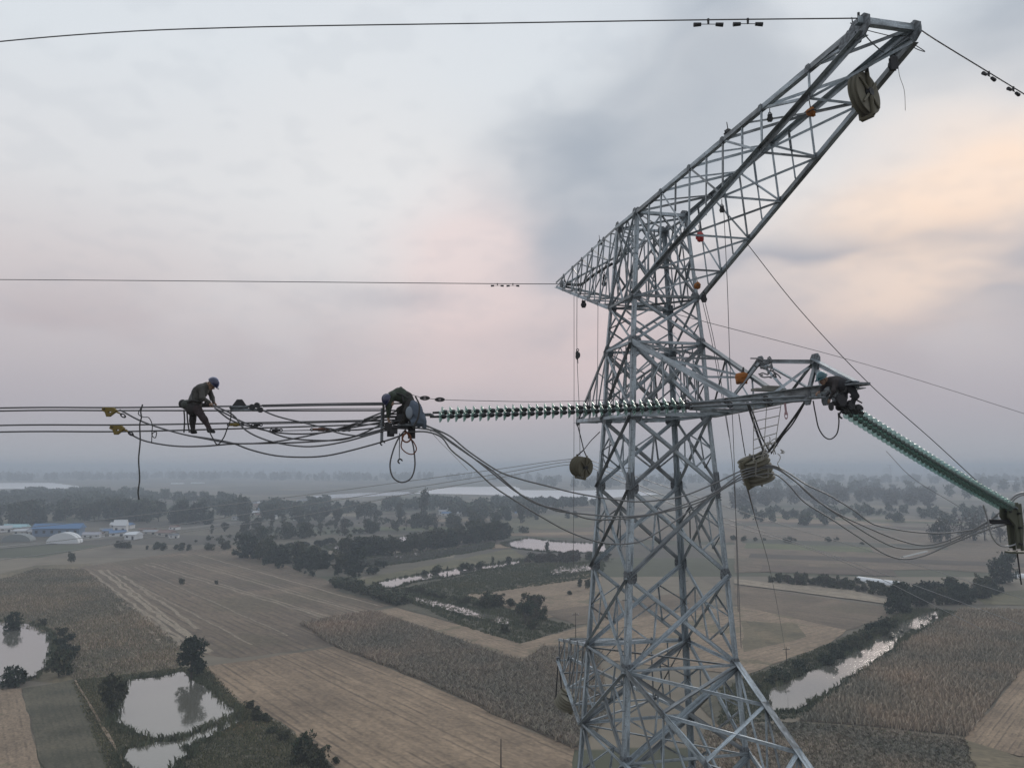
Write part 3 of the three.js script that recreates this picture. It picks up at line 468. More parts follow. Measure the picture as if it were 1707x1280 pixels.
// ---------------------------------------------------------------- cables around the workers
const PX = (list, D0, D1 = D0) => list.map(([x, y], i) => at(x, y, D0 + (D1 - D0) * i / (list.length - 1)));
const loose = [
  ['slack cable from the upper yellow grip sagging below the standing worker to the yoke', [[199, 683], [235, 702], [293, 721], [340, 731], [388, 739], [442, 738], [490, 731], [558, 716], [636, 693], [690, 688]], 20.2, 20.0],
  ['slack cable from the lower yellow grip sagging lowest at the left', [[209, 716], [218, 724], [238, 734], [286, 743], [333, 744], [388, 740], [442, 739], [507, 737], [575, 731], [636, 716], [688, 703]], 20.3, 20.05],
  ['cable curving down steeply from the hands of the standing worker to the yoke', [[354, 675], [388, 692], [408, 716], [442, 733], [490, 743], [524, 744], [575, 736], [636, 719], [686, 706]], 20.1, 19.9],
  ['deepest sagging slack cable between the two workers', [[313, 726], [354, 732], [388, 739], [415, 749], [456, 759], [497, 762], [541, 760], [592, 749], [660, 729], [690, 716]], 20.4, 20.0],
  ['cable from the triangular hoist plate slanting down to the yoke', [[422, 676], [456, 692], [507, 705], [558, 716], [578, 717], [620, 714], [686, 700]], 20.05, 19.95],
  ['shallow slack cable from the hands of the worker crossing the other cables', [[357, 680], [408, 705], [442, 717], [476, 729], [524, 734], [575, 732], [610, 720], [640, 706], [680, 698]], 20.25, 20.1],
  ['thin cable drooping between the rusty turnbuckle and the yoke', [[548, 717], [575, 724], [605, 726], [635, 716], [660, 702]], 20.0, 19.9],
  ['short stiff cable rising from the crossing point to the bent worker', [[560, 717], [590, 709], [620, 700], [650, 690], [668, 682]], 20.1, 19.95],
  ['cable crossing low under the tackle plate from worker to lower conductor', [[362, 684], [384, 700], [420, 712], [470, 722], [530, 722], [590, 712], [640, 703]], 20.3, 20.1],
];
for (const [lab, p, a, b] of loose) wire('slack_cable', lab, 'cable', PX(p, a, b), .021, M.wire, 'slack cables between the workers', 90);
// hoist lines from the pulley tackle to the yoke
for (const [lab, p] of [['upper hoist line from the triangular tackle plate to the bent worker', [[436, 675], [540, 672.5], [650, 671]]], ['second hoist line just below the upper one', [[438, 678], [540, 676], [650, 675]]], ['third hoist line from the tackle to the bent worker', [[444, 683], [540, 681.5], [650, 681]]], ['hoist line above the lower turnbuckle', [[432, 707], [540, 704.5], [640, 702]]], ['hoist line running to the orange turnbuckle', [[470, 718], [515, 717], [545, 716]]]]) wire('hoist_line', lab, 'rope', PX(p, 20.05), .012, M.wire, 'hoist lines', 20);
function grip(px, py, D, label) {        // a wire grip: cast jaw, bent lever and shackle
  const o = thing('wire_grip', label, 'grip', at(px, py, D), 'yellow wire grips'); o.scale.setScalar(.8); const sh = new THREE.Shape(); sh.moveTo(-.2, .06); sh.lineTo(.12, .06); sh.lineTo(.22, -.02); sh.lineTo(.2, -.06); sh.lineTo(.02, -.2); sh.lineTo(-.07, -.2); sh.lineTo(-.12, -.07); sh.lineTo(-.22, -.02); sh.closePath();
  const h = new THREE.Path(); h.moveTo(-.02, -.06); h.lineTo(.1, -.05); h.lineTo(-.01, -.14); h.closePath(); sh.holes.push(h);
  part('jaw', new THREE.ExtrudeGeometry(sh, { depth: .08, bevelEnabled: true, bevelSize: .012, bevelThickness: .012, bevelSegments: 1 }).translate(0, 0, -.04), M.yellow, o);
  part('lever', rodGeo(V3(.16, -.04, 0), V3(.34, -.12, 0), .03, .022, 8), M.yellow, o); part('shackle', new THREE.TorusGeometry(.045, .018, 6, 14).rotateY(.4).scale(1.7, 1, 1).rotateZ(-.6).translate(.42, -.18, 0), M.iron, o); part('pin', rodGeo(V3(-.14, .02, -.07), V3(-.14, .02, .07), .025), M.iron, o);
}
grip(182, 683, 20.1, 'upper yellow wire grip clamped on the conductor at far left'); grip(195, 713, 20.2, 'lower yellow wire grip clamped on the conductor at left');
{ // tackle: triangular plate with its blocks, turnbuckles and clamps
  const o = thing('hoist_tackle', 'triangular grey hoist plate with blocks on the top conductors between the workers', 'tackle', at(400, 677, 20.05));
  triPlate(o, 'plate', V3(-.02, .16, 0), V3(0, -1, 0), V3(1, 0, 0), .4, .24, .03, M.iron);
  for (const [x, y] of [[.42, .02], [.5, -.09], [.3, -.02]]) part('block', new THREE.CylinderGeometry(.07, .07, .07, 12).rotateX(1.57).translate(x, y, .02), M.iron, o);
  for (const [a, b] of [[V3(.1, -.02, 0), V3(.42, .02, 0)], [V3(.05, -.08, 0), V3(.5, -.09, 0)], [V3(-.25, -.03, .02), V3(.1, -.02, .02)], [V3(-.2, -.1, .02), V3(.3, -.1, .02)]]) part('link', rodGeo(a, b, .035, .03), M.plate, o);
  const c = (x, y, w, m, lab) => { const t = thing('turnbuckle', lab, 'turnbuckle', at(x, y, 20.1), 'turnbuckles on the lines'); part('body', rodGeo(V3(-w, 0, 0), V3(w, 0, 0), .034, .034, 8), m, t); part('eye', new THREE.TorusGeometry(.03, .014, 6, 12).translate(-w - .03, 0, 0), M.iron, t); part('eye', new THREE.TorusGeometry(.03, .014, 6, 12).translate(w + .03, 0, 0), M.iron, t); part('sleeve', rodGeo(V3(-w * .35, 0, 0), V3(w * .35, 0, 0), .045, .045, 8), m, t); };
  c(392, 708, .14, M.yellow, 'olive yellow turnbuckle just right of the standing worker'); c(535, 716, .2, M.rust, 'rusty orange turnbuckle halfway between the workers'); c(428, 708, .07, M.iron, 'small dark clamp right of the yellow turnbuckle'); c(460, 717, .09, M.iron, 'small dark shackle pair below the tackle plate'); c(573, 716.5, .1, M.iron, 'dark connector where the slack cables cross near the yoke');
}
wire('hanging_strap', 'long dark strap hanging straight down below the yellow grips', 'strap', PX([[237, 674], [234, 686], [235, 696], [232.5, 706], [233, 735], [230.5, 765], [232, 800], [229.5, 820], [231, 833]], 20.1), .017, M.rope);
wire('thin_cord', 'thin cord looping from the strap top past the lower conductor', 'rope', PX([[236, 677], [230, 690], [238, 695], [247, 696], [253, 708], [253, 726], [258, 730], [260, 720], [254, 722], [252, 738]], 20.05), .011, M.rope);
for (const [x, y] of [[306, 700], [311, 700]]) wire('lanyard', x < 308 ? 'left black lanyard from the worker seat down to the lowest conductor' : 'right black lanyard from the worker seat down to the lowest conductor', 'strap', PX([[x, y - 17], [x + 1, y], [x + (x < 308 ? 0 : 4), 721]], 20.25), .018, M.rope, 'lanyards below the standing worker');
wire('rope_sling', 'dark rope sling looped below the tackle plate', 'rope', PX([[384, 676], [384, 698], [378, 715], [372, 730], [362, 741], [354, 730], [346, 714]], 19.95), .015, M.rope);
wire('cable_loop', 'large open cable loop hanging below the bent worker', 'cable', PX([[676, 716], [664, 731], [654, 755], [650, 778], [656, 797], [670, 804], [684, 798], [691, 780], [690, 752], [686, 734], [676, 718]], 19.9), .02, M.wire, null, 80);
wire('cable_loop', 'small cable loop hanging inside the large loop', 'cable', PX([[676, 718], [670, 734], [669, 746], [678, 755], [688, 757], [694, 749], [690, 738], [682, 728], [677, 719]], 19.85), .016, M.rust, null, 60);
wire('iron_ring', 'dark round ring above the hanging cable loops', 'ring', PX([[677, 722], [671, 727], [671, 733], [677, 737], [683, 734], [684, 727], [680, 722]], 19.8), .022, M.rust, null, 40);
for (const [x, y0, y1, l] of [[637, 680, 736, 'flat grey bar hanging below the clamps left of the yoke'], [666, 722, 766, 'thin rope end with a metal hook left of the small loop']]) { const o = thing('hanging_bar', l, 'bar', at(x, y0, 19.95)); const L = (y1 - y0) / 68; part('bar', boxGeo(x < 650 ? .07 : .02, L, .03, 0, -L / 2, 0), M.plate, o); part('hook', new THREE.TorusGeometry(.05, .018, 6, 12, 4.6).translate(.02, -L - .03, 0), M.iron, o); }
{ // clamps bunched where the cables meet the yoke
  const o = thing('clamp_cluster', 'cluster of dark dead-end clamps where all cables meet under the bent worker', 'clamps', at(668, 705, 19.95)), r = rng(5);
  for (let i = 0; i < 9; i++) { const a = V3(-.5 + r() * .5, -.12 + r() * .3, -.2 + r() * .4), b = a.clone().add(V3(.3 + r() * .3, (r() - .5) * .18, (r() - .5) * .1)); part('dead_end_clamp', rodGeo(a, b, .032, .026, 8), M.iron, o); }
  for (let i = 0; i < 6; i++) { const x = -.3 + r() * .6, y = -.25 + r() * .4; part('bolt_plate', boxGeo(.1 + r() * .1, .14 + r() * .16, .05, x, y, -.15 + r() * .3), M.iron, o); }
  part('stub', rodGeo(V3(-.9, .08, 0), V3(-.35, .3, 0), .02, .02), M.wire, o); part('spreader_plate', boxGeo(.05, .55, .05, -.42, .2, .05), M.iron, o); part('link_plate', boxGeo(.5, .06, .4, .2, -.05, 0), M.plate, o);
}
{ // the jumper cables: from the left yoke down in front of the tower, over the block, and up to the right yoke
  const j = [
    ['topmost jumper cable sagging from the left yoke across the tower and over the block', [[690, 702], [703, 707], [724, 715], [750, 727], [778, 750], [811, 773], [834, 787], [869, 799], [916, 811], [951, 820], [999, 829], [1056, 836], [1097, 834], [1141, 826], [1189, 807], [1236, 785]], [[1262, 778], [1289, 776], [1314, 788], [1343, 807], [1383, 826], [1424, 851], [1455, 873], [1493, 882], [1539, 888], [1586, 888], [1633, 879], [1668, 854]]],
    ['second jumper cable from the top where they sag right of the block', [[688, 704], [717, 712], [752, 736], [799, 771], [834, 799], [858, 818], [886, 834], [928, 851], [967, 856], [1031, 861], [1078, 858], [1141, 841], [1189, 822], [1236, 790]], [[1262, 782], [1289, 778], [1321, 798], [1355, 829], [1399, 857], [1446, 879], [1493, 898], [1539, 909], [1571, 904], [1618, 885], [1664, 860]]],
    ['third jumper cable from the top where they sag right of the block', [[684, 712], [725, 719], [752, 738], [790, 764], [823, 786], [869, 825], [893, 839], [940, 851], [983, 865], [1046, 864], [1110, 853], [1173, 834], [1236, 795]], [[1262, 786], [1289, 780], [1324, 801], [1368, 838], [1414, 869], [1461, 898], [1493, 912], [1524, 915], [1571, 909], [1633, 882], [1668, 870]]],
    ['lowest jumper cable with the deepest sag on both sides of the block', [[680, 720], [712, 720], [736, 729], [752, 750], [787, 778], [823, 811], [858, 834], [900, 860], [950, 887], [1001, 904], [1034, 907], [1068, 902], [1108, 880], [1170, 838], [1236, 799]], [[1262, 792], [1291, 790], [1314, 807], [1339, 835], [1383, 863], [1430, 894], [1477, 924], [1508, 932], [1539, 927], [1586, 907], [1649, 882], [1690, 872]]]];
  for (const [lab, a, b] of j) wire('jumper_cable', lab, 'cable', [...a.map(([x, y]) => at(x, y, 19.95 + (x - 690) / 546 * 3.3)), ...b.map(([x, y], i) => at(x, y, 23.35 + (x - 1262) / 420 * .35))], .02, M.jumper, 'jumper cables through the big block', 200);
  wire('jumper_tail', 'pale bent cable end hanging below the right yoke', 'cable', PX([[1640, 842], [1648, 868], [1655, 895], [1668, 909], [1685, 910], [1696, 905], [1697, 895]], 23.6), .024, M.alu, null, 50);
  wire('thin_cord', 'very thin cord hanging slack from the left yoke behind the jumpers', 'rope', PX([[712, 712], [730, 733], [752, 755], [780, 784]], 20.2), .006, M.ropePale);
}
// ---------------------------------------------------------------- stringing blocks
const sheaveGeo = (R, w) => new THREE.LatheGeometry([[R * .32, -w / 2], [R * .9, -w / 2], [R, -w / 2], [R * .99, -w * .38], [R * .86, -w * .12], [R * .84, 0], [R * .86, w * .12], [R * .99, w * .38], [R, w / 2], [R * .9, w / 2], [R * .32, w / 2], [R * .32, -w / 2]].map(([x, y]) => new THREE.Vector2(x, y)), 36);
function stringingBlock(label, p, axis, R, n, w, sheaveMat, hang) {
  const o = thing('stringing_block', label, 'pulley', p, 'stringing blocks on the tower'), q = new THREE.Quaternion().setFromUnitVectors(V3(0, 1, 0), axis.clone().normalize()), g = sheaveGeo(R, w * .94), a = axis.clone().normalize();
  for (let i = 0; i < n; i++) { const m = part('sheave', g, sheaveMat, o); m.quaternion.copy(q); m.position.copy(a).multiplyScalar((i - (n - 1) / 2) * w); }
  const W = n * w / 2 + .03, down = V3(0, -1, 0).addScaledVector(a, a.y).normalize(), up = down.clone().negate();
  for (const k of [-1, 1]) {
    const c = a.clone().multiplyScalar(k * W); part('side_plate', rodGeo(c.clone().addScaledVector(down, R * 1.12), c.clone().addScaledVector(up, R * 1.15), .055, .05, 6), M.khaki, o);
    for (const t of [.7, 2.4, 3.9, 5.5]) { const e = V3().crossVectors(a, up); part('spoke', rodGeo(c.clone(), c.clone().addScaledVector(up, R * .9 * Math.sin(t)).addScaledVector(e, R * .9 * Math.cos(t)), .035, .03, 6), sheaveMat, o); }
    part('hub', rodGeo(c.clone().addScaledVector(a, -.04), c.clone().addScaledVector(a, .05), R * .22, R * .2, 12), M.iron, o);
  }
  part('axle', rodGeo(a.clone().multiplyScalar(-W - .05), a.clone().multiplyScalar(W + .05), .04), M.iron, o);
  part('base_bar', rodGeo(a.clone().multiplyScalar(-W).addScaledVector(down, R * 1.12), a.clone().multiplyScalar(W).addScaledVector(down, R * 1.12), .06, .06, 6), M.khaki, o);
  if (hang) part('hanger', rodGeo(up.clone().multiplyScalar(R * 1.0).addScaledVector(a, -W), hang.clone().sub(p), .035, .03, 6), M.iron, o), part('hanger', rodGeo(up.clone().multiplyScalar(R * 1.0).addScaledVector(a, W), hang.clone().sub(p), .035, .03, 6), M.iron, o);
  return o;
}
const bigP = at(1261, 783, 23.8), bigHang = at(1274, 752, 23.5);
{ const o = stringingBlock('big five-grooved stringing block hanging under the near middle arm', bigP, V3(-.30, .93, .2), .46, 5, .135, M.nylon, null);
  part('hanger', rodGeo(V3(.2, .35, .25), bigHang.clone().sub(bigP), .05, .04, 6), M.iron, o); part('hanger', rodGeo(V3(.1, .3, -.2), bigHang.clone().sub(bigP), .05, .04, 6), M.iron, o); }
stringingBlock('small brown stringing block hanging left of the tower from the far middle arm', at(969, 778, 40.4), V3(.62, -.12, .78), .5, 4, .16, M.khaki, at(973, 750, 40.4));
stringingBlock('large single grey wheel block hung near the tip of the highest arm', at(1441, 158, 18.9), V3(.6, .1, .79), .52, 2, .12, M.nylon, at(1447, 108, 18.6));
stringingBlock('dull ribbed block at left of the lowest far arm', at(943, 1168, 43), V3(.4, .8, .3), .5, 4, .16, M.nylon, T(-12.1, -.3, -9.7));
const sling = (lab, p, D0, D1, r = .03) => wire('rope_sling', lab, 'sling', PX(p, D0, D1), r, M.rope, 'black slings holding the blocks', 30);
sling('thick black sling from the near arm down left to the big block', [[1243, 660], [1252, 690], [1262, 720], [1274, 754]], 24.3, 23.5, .035); sling('second black strand of the left sling of the big block', [[1244, 662], [1256, 690], [1270, 728], [1283, 752]], 24.2, 23.4, .025);
sling('black sling from the outer near arm down right to the big block', [[1343, 669], [1325, 695], [1305, 722], [1281, 754]], 21.7, 23.4, .034); sling('second black strand of the right sling of the big block', [[1343, 670], [1322, 706], [1304, 728], [1286, 756]], 21.7, 23.4, .022);
sling('left black sling holding the small block', [[962, 705], [968, 728], [973, 749]], 40.4, 40.4, .03); sling('right thin sling holding the small block', [[1000, 720], [985, 735], [974, 749]], 38, 40.4, .022);
wire('rope_sling', 'dark U shaped rope hanging below the arm tip beside the sloping string', 'rope', PX([[1356, 668], [1360, 690], [1366, 715], [1376, 729], [1385, 732], [1395, 724], [1399, 705], [1398, 688]], 19.6), .016, M.rope, null, 50);
{ // rope ladder
  const o = thing('rope_ladder', 'pale rope ladder hanging from the near middle arm to the big block', 'ladder', null), a0 = at(1257, 672, 23.2), a1 = at(1256, 772, 23.2), b0 = at(1304, 664, 22.4), b1 = at(1290, 758, 22.6), c0 = at(1279, 668, 22.9);
  for (const [p, q] of [[a0, a1], [b0, b1], [c0, at(1273, 765, 23)]]) part('side_rope', rodGeo(p, q, .011, .011, 6), M.ropePale, o);
  for (let i = 1; i <= 6; i++) part('rung', rodGeo(lerp(a0, a1, i / 6.5), lerp(b0, b1, i / 6.5), .013, .013, 6), M.ropePale, o);
}
{ // tangle of pale cord draped on the big block, and the frayed coil on the arm
  const tangle = (name, label, c, sx, sy, n, seed, m, rad) => { const o = thing(name, label, 'rope', c), r = rng(seed); for (let i = 0; i < n; i++) { const pts = []; let p = V3((r() - .5) * sx, (r() - .2) * sy, (r() - .3) * .5); for (let k = 0; k < 6; k++) { pts.push(p.clone()); p.add(V3((r() - .5) * sx * .6, -(r() - .35) * sy * .4, (r() - .5) * .25)); } part('strand', tube(pts, rad, 24, 5), m, o); } };
  tangle('rope_tangle', 'tangle of pale cords draped over the big block', bigP.clone().add(V3(.3, .45, .35)), 45e-2, .75, 9, 21, M.ropePale, .012);
  tangle('rope_coil', 'frayed grey rope bundle tied under the ridge of the near arm', at(1281, 622, 22.9), .45, .55, 12, 22, M.cordGrey, .02);
  const sb = thing('foot_rail', 'pale bent rail hanging in front of the big block', 'rail', null), q0 = at(1261, 770, 23.2), q1 = at(1260, 794, 23.2), q2 = at(1281, 796, 23.2), q3 = at(1281, 780, 23.2); for (const [a, b] of [[q0, q1], [q1, q2], [q2, q3]]) part('rail', rodGeo(a, b, .018, .018, 6), M.board, sb);
}
{ // things lying on the near middle arm
  const board = thing('wooden_board', 'grey board lying on the near middle arm under the rope bundle', 'board', at(1281, 650, 22.7)); part('plank', boxGeo(.9, .07, .3), M.board, board).rotation.y = .23; part('plank', boxGeo(.45, .07, .25, .1, .075, 0), M.board, board).rotation.y = .3;
  const bag = thing('orange_bag', 'rounded orange bag on the near middle arm beside the top chord', 'bag', at(1237, 630, 23.9)), g = new THREE.SphereGeometry(.2, 26, 18), p = g.attributes.position; for (let i = 0; i < p.count; i++) { const x = p.getX(i) / .2, y = p.getY(i) / .2, z = p.getZ(i) / .2, q = Math.pow(Math.pow(Math.abs(x), 4) + Math.pow(Math.abs(y), 4) + Math.pow(Math.abs(z), 4), -.25), n = .2 * q * (.82 + .5 * (fbm(x * 2.1 + 5, y * 2.6 + z * 1.7, 4) - .35)); p.setXYZ(i, x * n * .95, y * n * .85 - .04 * x * x, z * n * .8); } g.computeVertexNormals();
  part('sack', g, M.orange, bag); part('tie', rodGeo(V3(.03, .17, 0), V3(.06, .32, 0), .05, .02, 8), M.rope, bag);
  const tackle = thing('chain_hoist', 'dark hoist gear hanging at the near middle arm tip beside the insulators', 'hoist', at(1408, 668, 19.5)), r = rng(3);
  const bx = (w, h, d, x, y, z, rz) => { const g = new THREE.CylinderGeometry(w * .5, w * .5, d, 8).rotateX(1.5708).scale(1, h / w, 1).rotateZ(rz); g.translate(x, y, z); return g; };
  for (const [w, h, d, x, y, z, rz] of [[.22, .3, .16, -.12, .0, .1, .4], [.16, .26, .2, .12, -.1, .05, -.3], [.12, .2, .14, .34, -.16, .0, .9], [.1, .2, .1, -.34, -.14, .05, .1]]) part('housing', bx(w, h, d, x, y, z, rz), M.iron, tackle);
  for (const [a, b] of [[V3(-.3, .1, .05), V3(.2, -.12, .1)], [V3(-.05, .2, 0), V3(.05, -.25, .1)], [V3(.1, .1, .1), V3(.42, -.05, 0)], [V3(.0, -.1, .15), V3(.3, -.28, .1)]]) part('lever', rodGeo(a, b, .022, .018, 6), M.iron, tackle);
  part('chain', rodGeo(V3(-.3, -.05, 0), V3(.45, -.3, 0), .05, .04, 6), M.iron, tackle); part('hook', new THREE.TorusGeometry(.08, .022, 6, 14, 4.5).translate(-.05, -.34, 0), M.iron, tackle);
  const tag2 = thing('pink_strap', 'small pale pink strap hanging under the near middle arm', 'strap', at(1309, 672, 21.9)); part('band', boxGeo(.05, .34, .03, 0, -.15, 0), mat(col(.5, .33, .36), .9), tag2).rotation.z = .08; part('loop', new THREE.TorusGeometry(.06, .015, 6, 14).scale(.7, 1.6, 1).translate(.02, -.32, 0), mat(col(.5, .33, .36), .9), tag2);
}
// small hanging blocks, bags and knots on the upper arms
function handBlock(label, px, py, D, s, m, top) { const o = thing('hand_block', label, 'pulley', at(px, py, D), 'small hand blocks hung on the upper arms'); part('wheel', new THREE.CylinderGeometry(.12 * s, .12 * s, .06 * s, 16).rotateX(1.57), m, o); part('cheek', boxGeo(.16 * s, .3 * s, .02, 0, .03, .045 * s), M.iron, o); part('cheek', boxGeo(.16 * s, .3 * s, .02, 0, .03, -.045 * s), M.iron, o); part('hook', new THREE.TorusGeometry(.05 * s, .014, 6, 12, 4.6).translate(0, .22 * s, 0), M.iron, o); part('tie', rodGeo(V3(0, .24 * s, 0), V3(0, top, 0), .012, .012, 6), M.rope, o); }
handBlock('small block hanging in the upper arm below its left top chord', 1284, 198, 21.8, .7, M.olive, .3); handBlock('dark block hanging from the right bottom chord near the highest tip', 1490, 108, 18.2, 1, M.iron, .4); handBlock('small green block hanging in the middle of the near upper arm', 1204, 350, 25.4, .7, M.olive, .35); handBlock('block hanging below the small far arm', 973, 508, 38, 1.1, M.iron, .55); handBlock('upper of two blocks inside the far upper arm', 1008, 463, 36, .8, M.iron, .4); handBlock('lower of two blocks inside the far upper arm', 1007, 473, 36, .9, M.iron, .3); handBlock('small block under the right root of the upper arm', 1174, 499, 29, .9, M.iron, .3);
function sack(name, label, cat, px, py, D, s, m, sy = 1.2) {
  const o = thing(name, label, cat, at(px, py, D)), g = new THREE.SphereGeometry(1, 20, 16), p = g.attributes.position;
  for (let i = 0; i < p.count; i++) { const x = p.getX(i), y = p.getY(i), z = p.getZ(i), n = s * (.7 + .85 * (fbm(x * 1.8 + px, y * 2.2 + z * 1.6 + py, 4) - .3)); p.setXYZ(i, x * n * (1 - .2 * y), y * n * sy, z * n); } g.computeVertexNormals();
  part('body', g, m, o); part('cord', rodGeo(V3(0, s * sy * .7, 0), V3(-.03, s * sy + .2, 0), .016, .012, 6), M.rope, o); part('wrap', tube([V3(-s * .8, -s * .2, s * .5), V3(0, s * .1, s * .95), V3(s * .8, s * .3, s * .4)], s * .1, 14, 6), M.rope, o);
}
sack('red_bag', 'red oval bag hanging inside the near upper arm at its root', 'bag', 1167, 394, 26.6, .15, M.red, 1.25); sack('orange_knot', 'orange brown bundle tied to the thick chord of the upper arm', 'bundle', 1352, 187, 21.3, .15, M.orange, 1); sack('yellow_knot', 'small yellow and red bundle at the right root of the upper arm', 'bundle', 1163, 476, 29.6, .13, M.orange, 1.2); sack('dark_sack', 'dark sack with a red edge tied near the highest arm tip', 'bag', 1424, 60, 18.2, .2, M.iron, 1.3); sack('dark_sack', 'black box-like sack on the left top chord of the upper arm', 'bag', 1214, 221, 23.7, .13, M.rope, 1); sack('dark_sack', 'dark lump on the far upper arm top chord', 'bag', 1000, 404, 36.6, .14, M.iron, 1);
wire('coiled_rope', 'thick dark rope draped through the far upper arm', 'rope', PX([[945, 474], [968, 474], [985, 462], [1003, 450], [1020, 440]], 41, 34.5), .07, M.rope, null, 30);
// earth wire tails at the highest tip
wire('earth_wire_tail', 'loose earth wire loop drooping right of the highest tip', 'wire', PX([[1510, 70], [1530, 82], [1543, 86], [1536, 81], [1518, 70]], 18.2), .01, M.wire, null, 40); wire('earth_wire_tail', 'curved wire bridging the two sides of the highest tip', 'wire', PX([[1418, 38], [1438, 48], [1446, 62], [1462, 78], [1475, 88]], 18.2), .014, M.wire, null, 40); wire('earth_wire_tail', 'thin wire between the two plates of the highest tip', 'wire', PX([[1445, 50], [1465, 55], [1490, 60], [1524, 58]], 18.1), .01, M.wire, null, 30); wire('thin_cord', 'thin pale cord hanging from the right plate of the highest tip', 'rope', PX([[1497, 98], [1500, 125], [1508, 150], [1510, 184]], 18.4), .006, M.ropePale);
// long ropes
const ropes = [
  ['rope slanting down right from the upper arm to the end of the sloping string', [[1245, 405], [1330, 512], [1450, 640], [1560, 738], [1668, 838]], 26.2, 23.6, .012, M.rope],
  ['thin rope slanting from below the sloping string to the fields at right', [[1478, 752], [1520, 795], [1600, 845]], 21, 21.6, .006, M.cordGrey],
  ['left vertical rope below the small far arm', [[957, 489], [957, 700], [956, 945]], 41, 41, .014, M.cordGrey],
  ['second vertical rope below the small far arm', [[962, 487], [962, 590], [966, 690], [967, 760]], 40.6, 40.6, .016, M.cordGrey],
  ['vertical rope below the far root of the upper arm', [[997, 510], [996, 640], [994, 700]], 34, 34, .012, M.cordGrey],
  ['vertical rope from the green block down past the near middle arm', [[1207, 352], [1213, 480], [1217, 600], [1224, 760], [1231, 1020]], 25.4, 25.4, .011, M.cordGrey],
  ['thin rope beside the right tower leg from the upper arm root', [[1172, 505], [1185, 560], [1200, 640], [1216, 730]], 29.3, 29, .012, M.cordGrey],
  ['second thin rope beside the right tower leg', [[1176, 505], [1191, 570], [1206, 660], [1222, 780], [1236, 1080]], 29.3, 29, .012, M.cordGrey],
  ['rope from the near arm down to the big block', [[1232, 690], [1238, 730], [1243, 760]], 24.3, 23.9, .014, M.rope],
  ['long rope dropping from under the big block to the ground by the stream', [[1246, 812], [1262, 872], [1283, 945], [1300, 1030], [1312, 1098]], 25, 180, .03, M.cordGrey],
  ['safety rope from the back of the bent worker to the tower along the string', [[672, 652], [690, 659], [706, 663], [735, 666], [800, 668], [900, 669.5], [1000, 667], [1060, 662]], 20, 24, .008, M.cordGrey]];
for (const [lab, p, a, b, r, m] of ropes) wire('rope', lab, 'rope', PX(p, a, b), r, m, 'ropes hanging on the tower', 40);
{ const k = thing('rope_knot', 'dark knot on the vertical rope below the small far arm', 'knot', at(963, 592, 40.6)); part('knot', new THREE.TorusKnotGeometry(.08, .05, 40, 6).scale(.8, 1.4, .8), M.rope, k); part('shackle', new THREE.TorusGeometry(.06, .02, 6, 12).translate(0, .26, 0), M.iron, k); part('tail', rodGeo(V3(0, -.1, 0), V3(.02, -.42, 0), .02, .014, 6), M.rope, k); }
for (const [x, y, l] of [[708, 663.5, 'left dark buckle on the safety rope'], [733, 666, 'right small buckle on the safety rope']]) { const k = thing('rope_buckle', l, 'buckle', at(x, y, 20.1), 'buckles on the safety rope'); part('link', new THREE.TorusGeometry(.05, .022, 6, 14).scale(1.8, .8, 1), M.rope, k); part('pin', rodGeo(V3(-.09, 0, 0), V3(.09, 0, 0), .016), M.iron, k); }

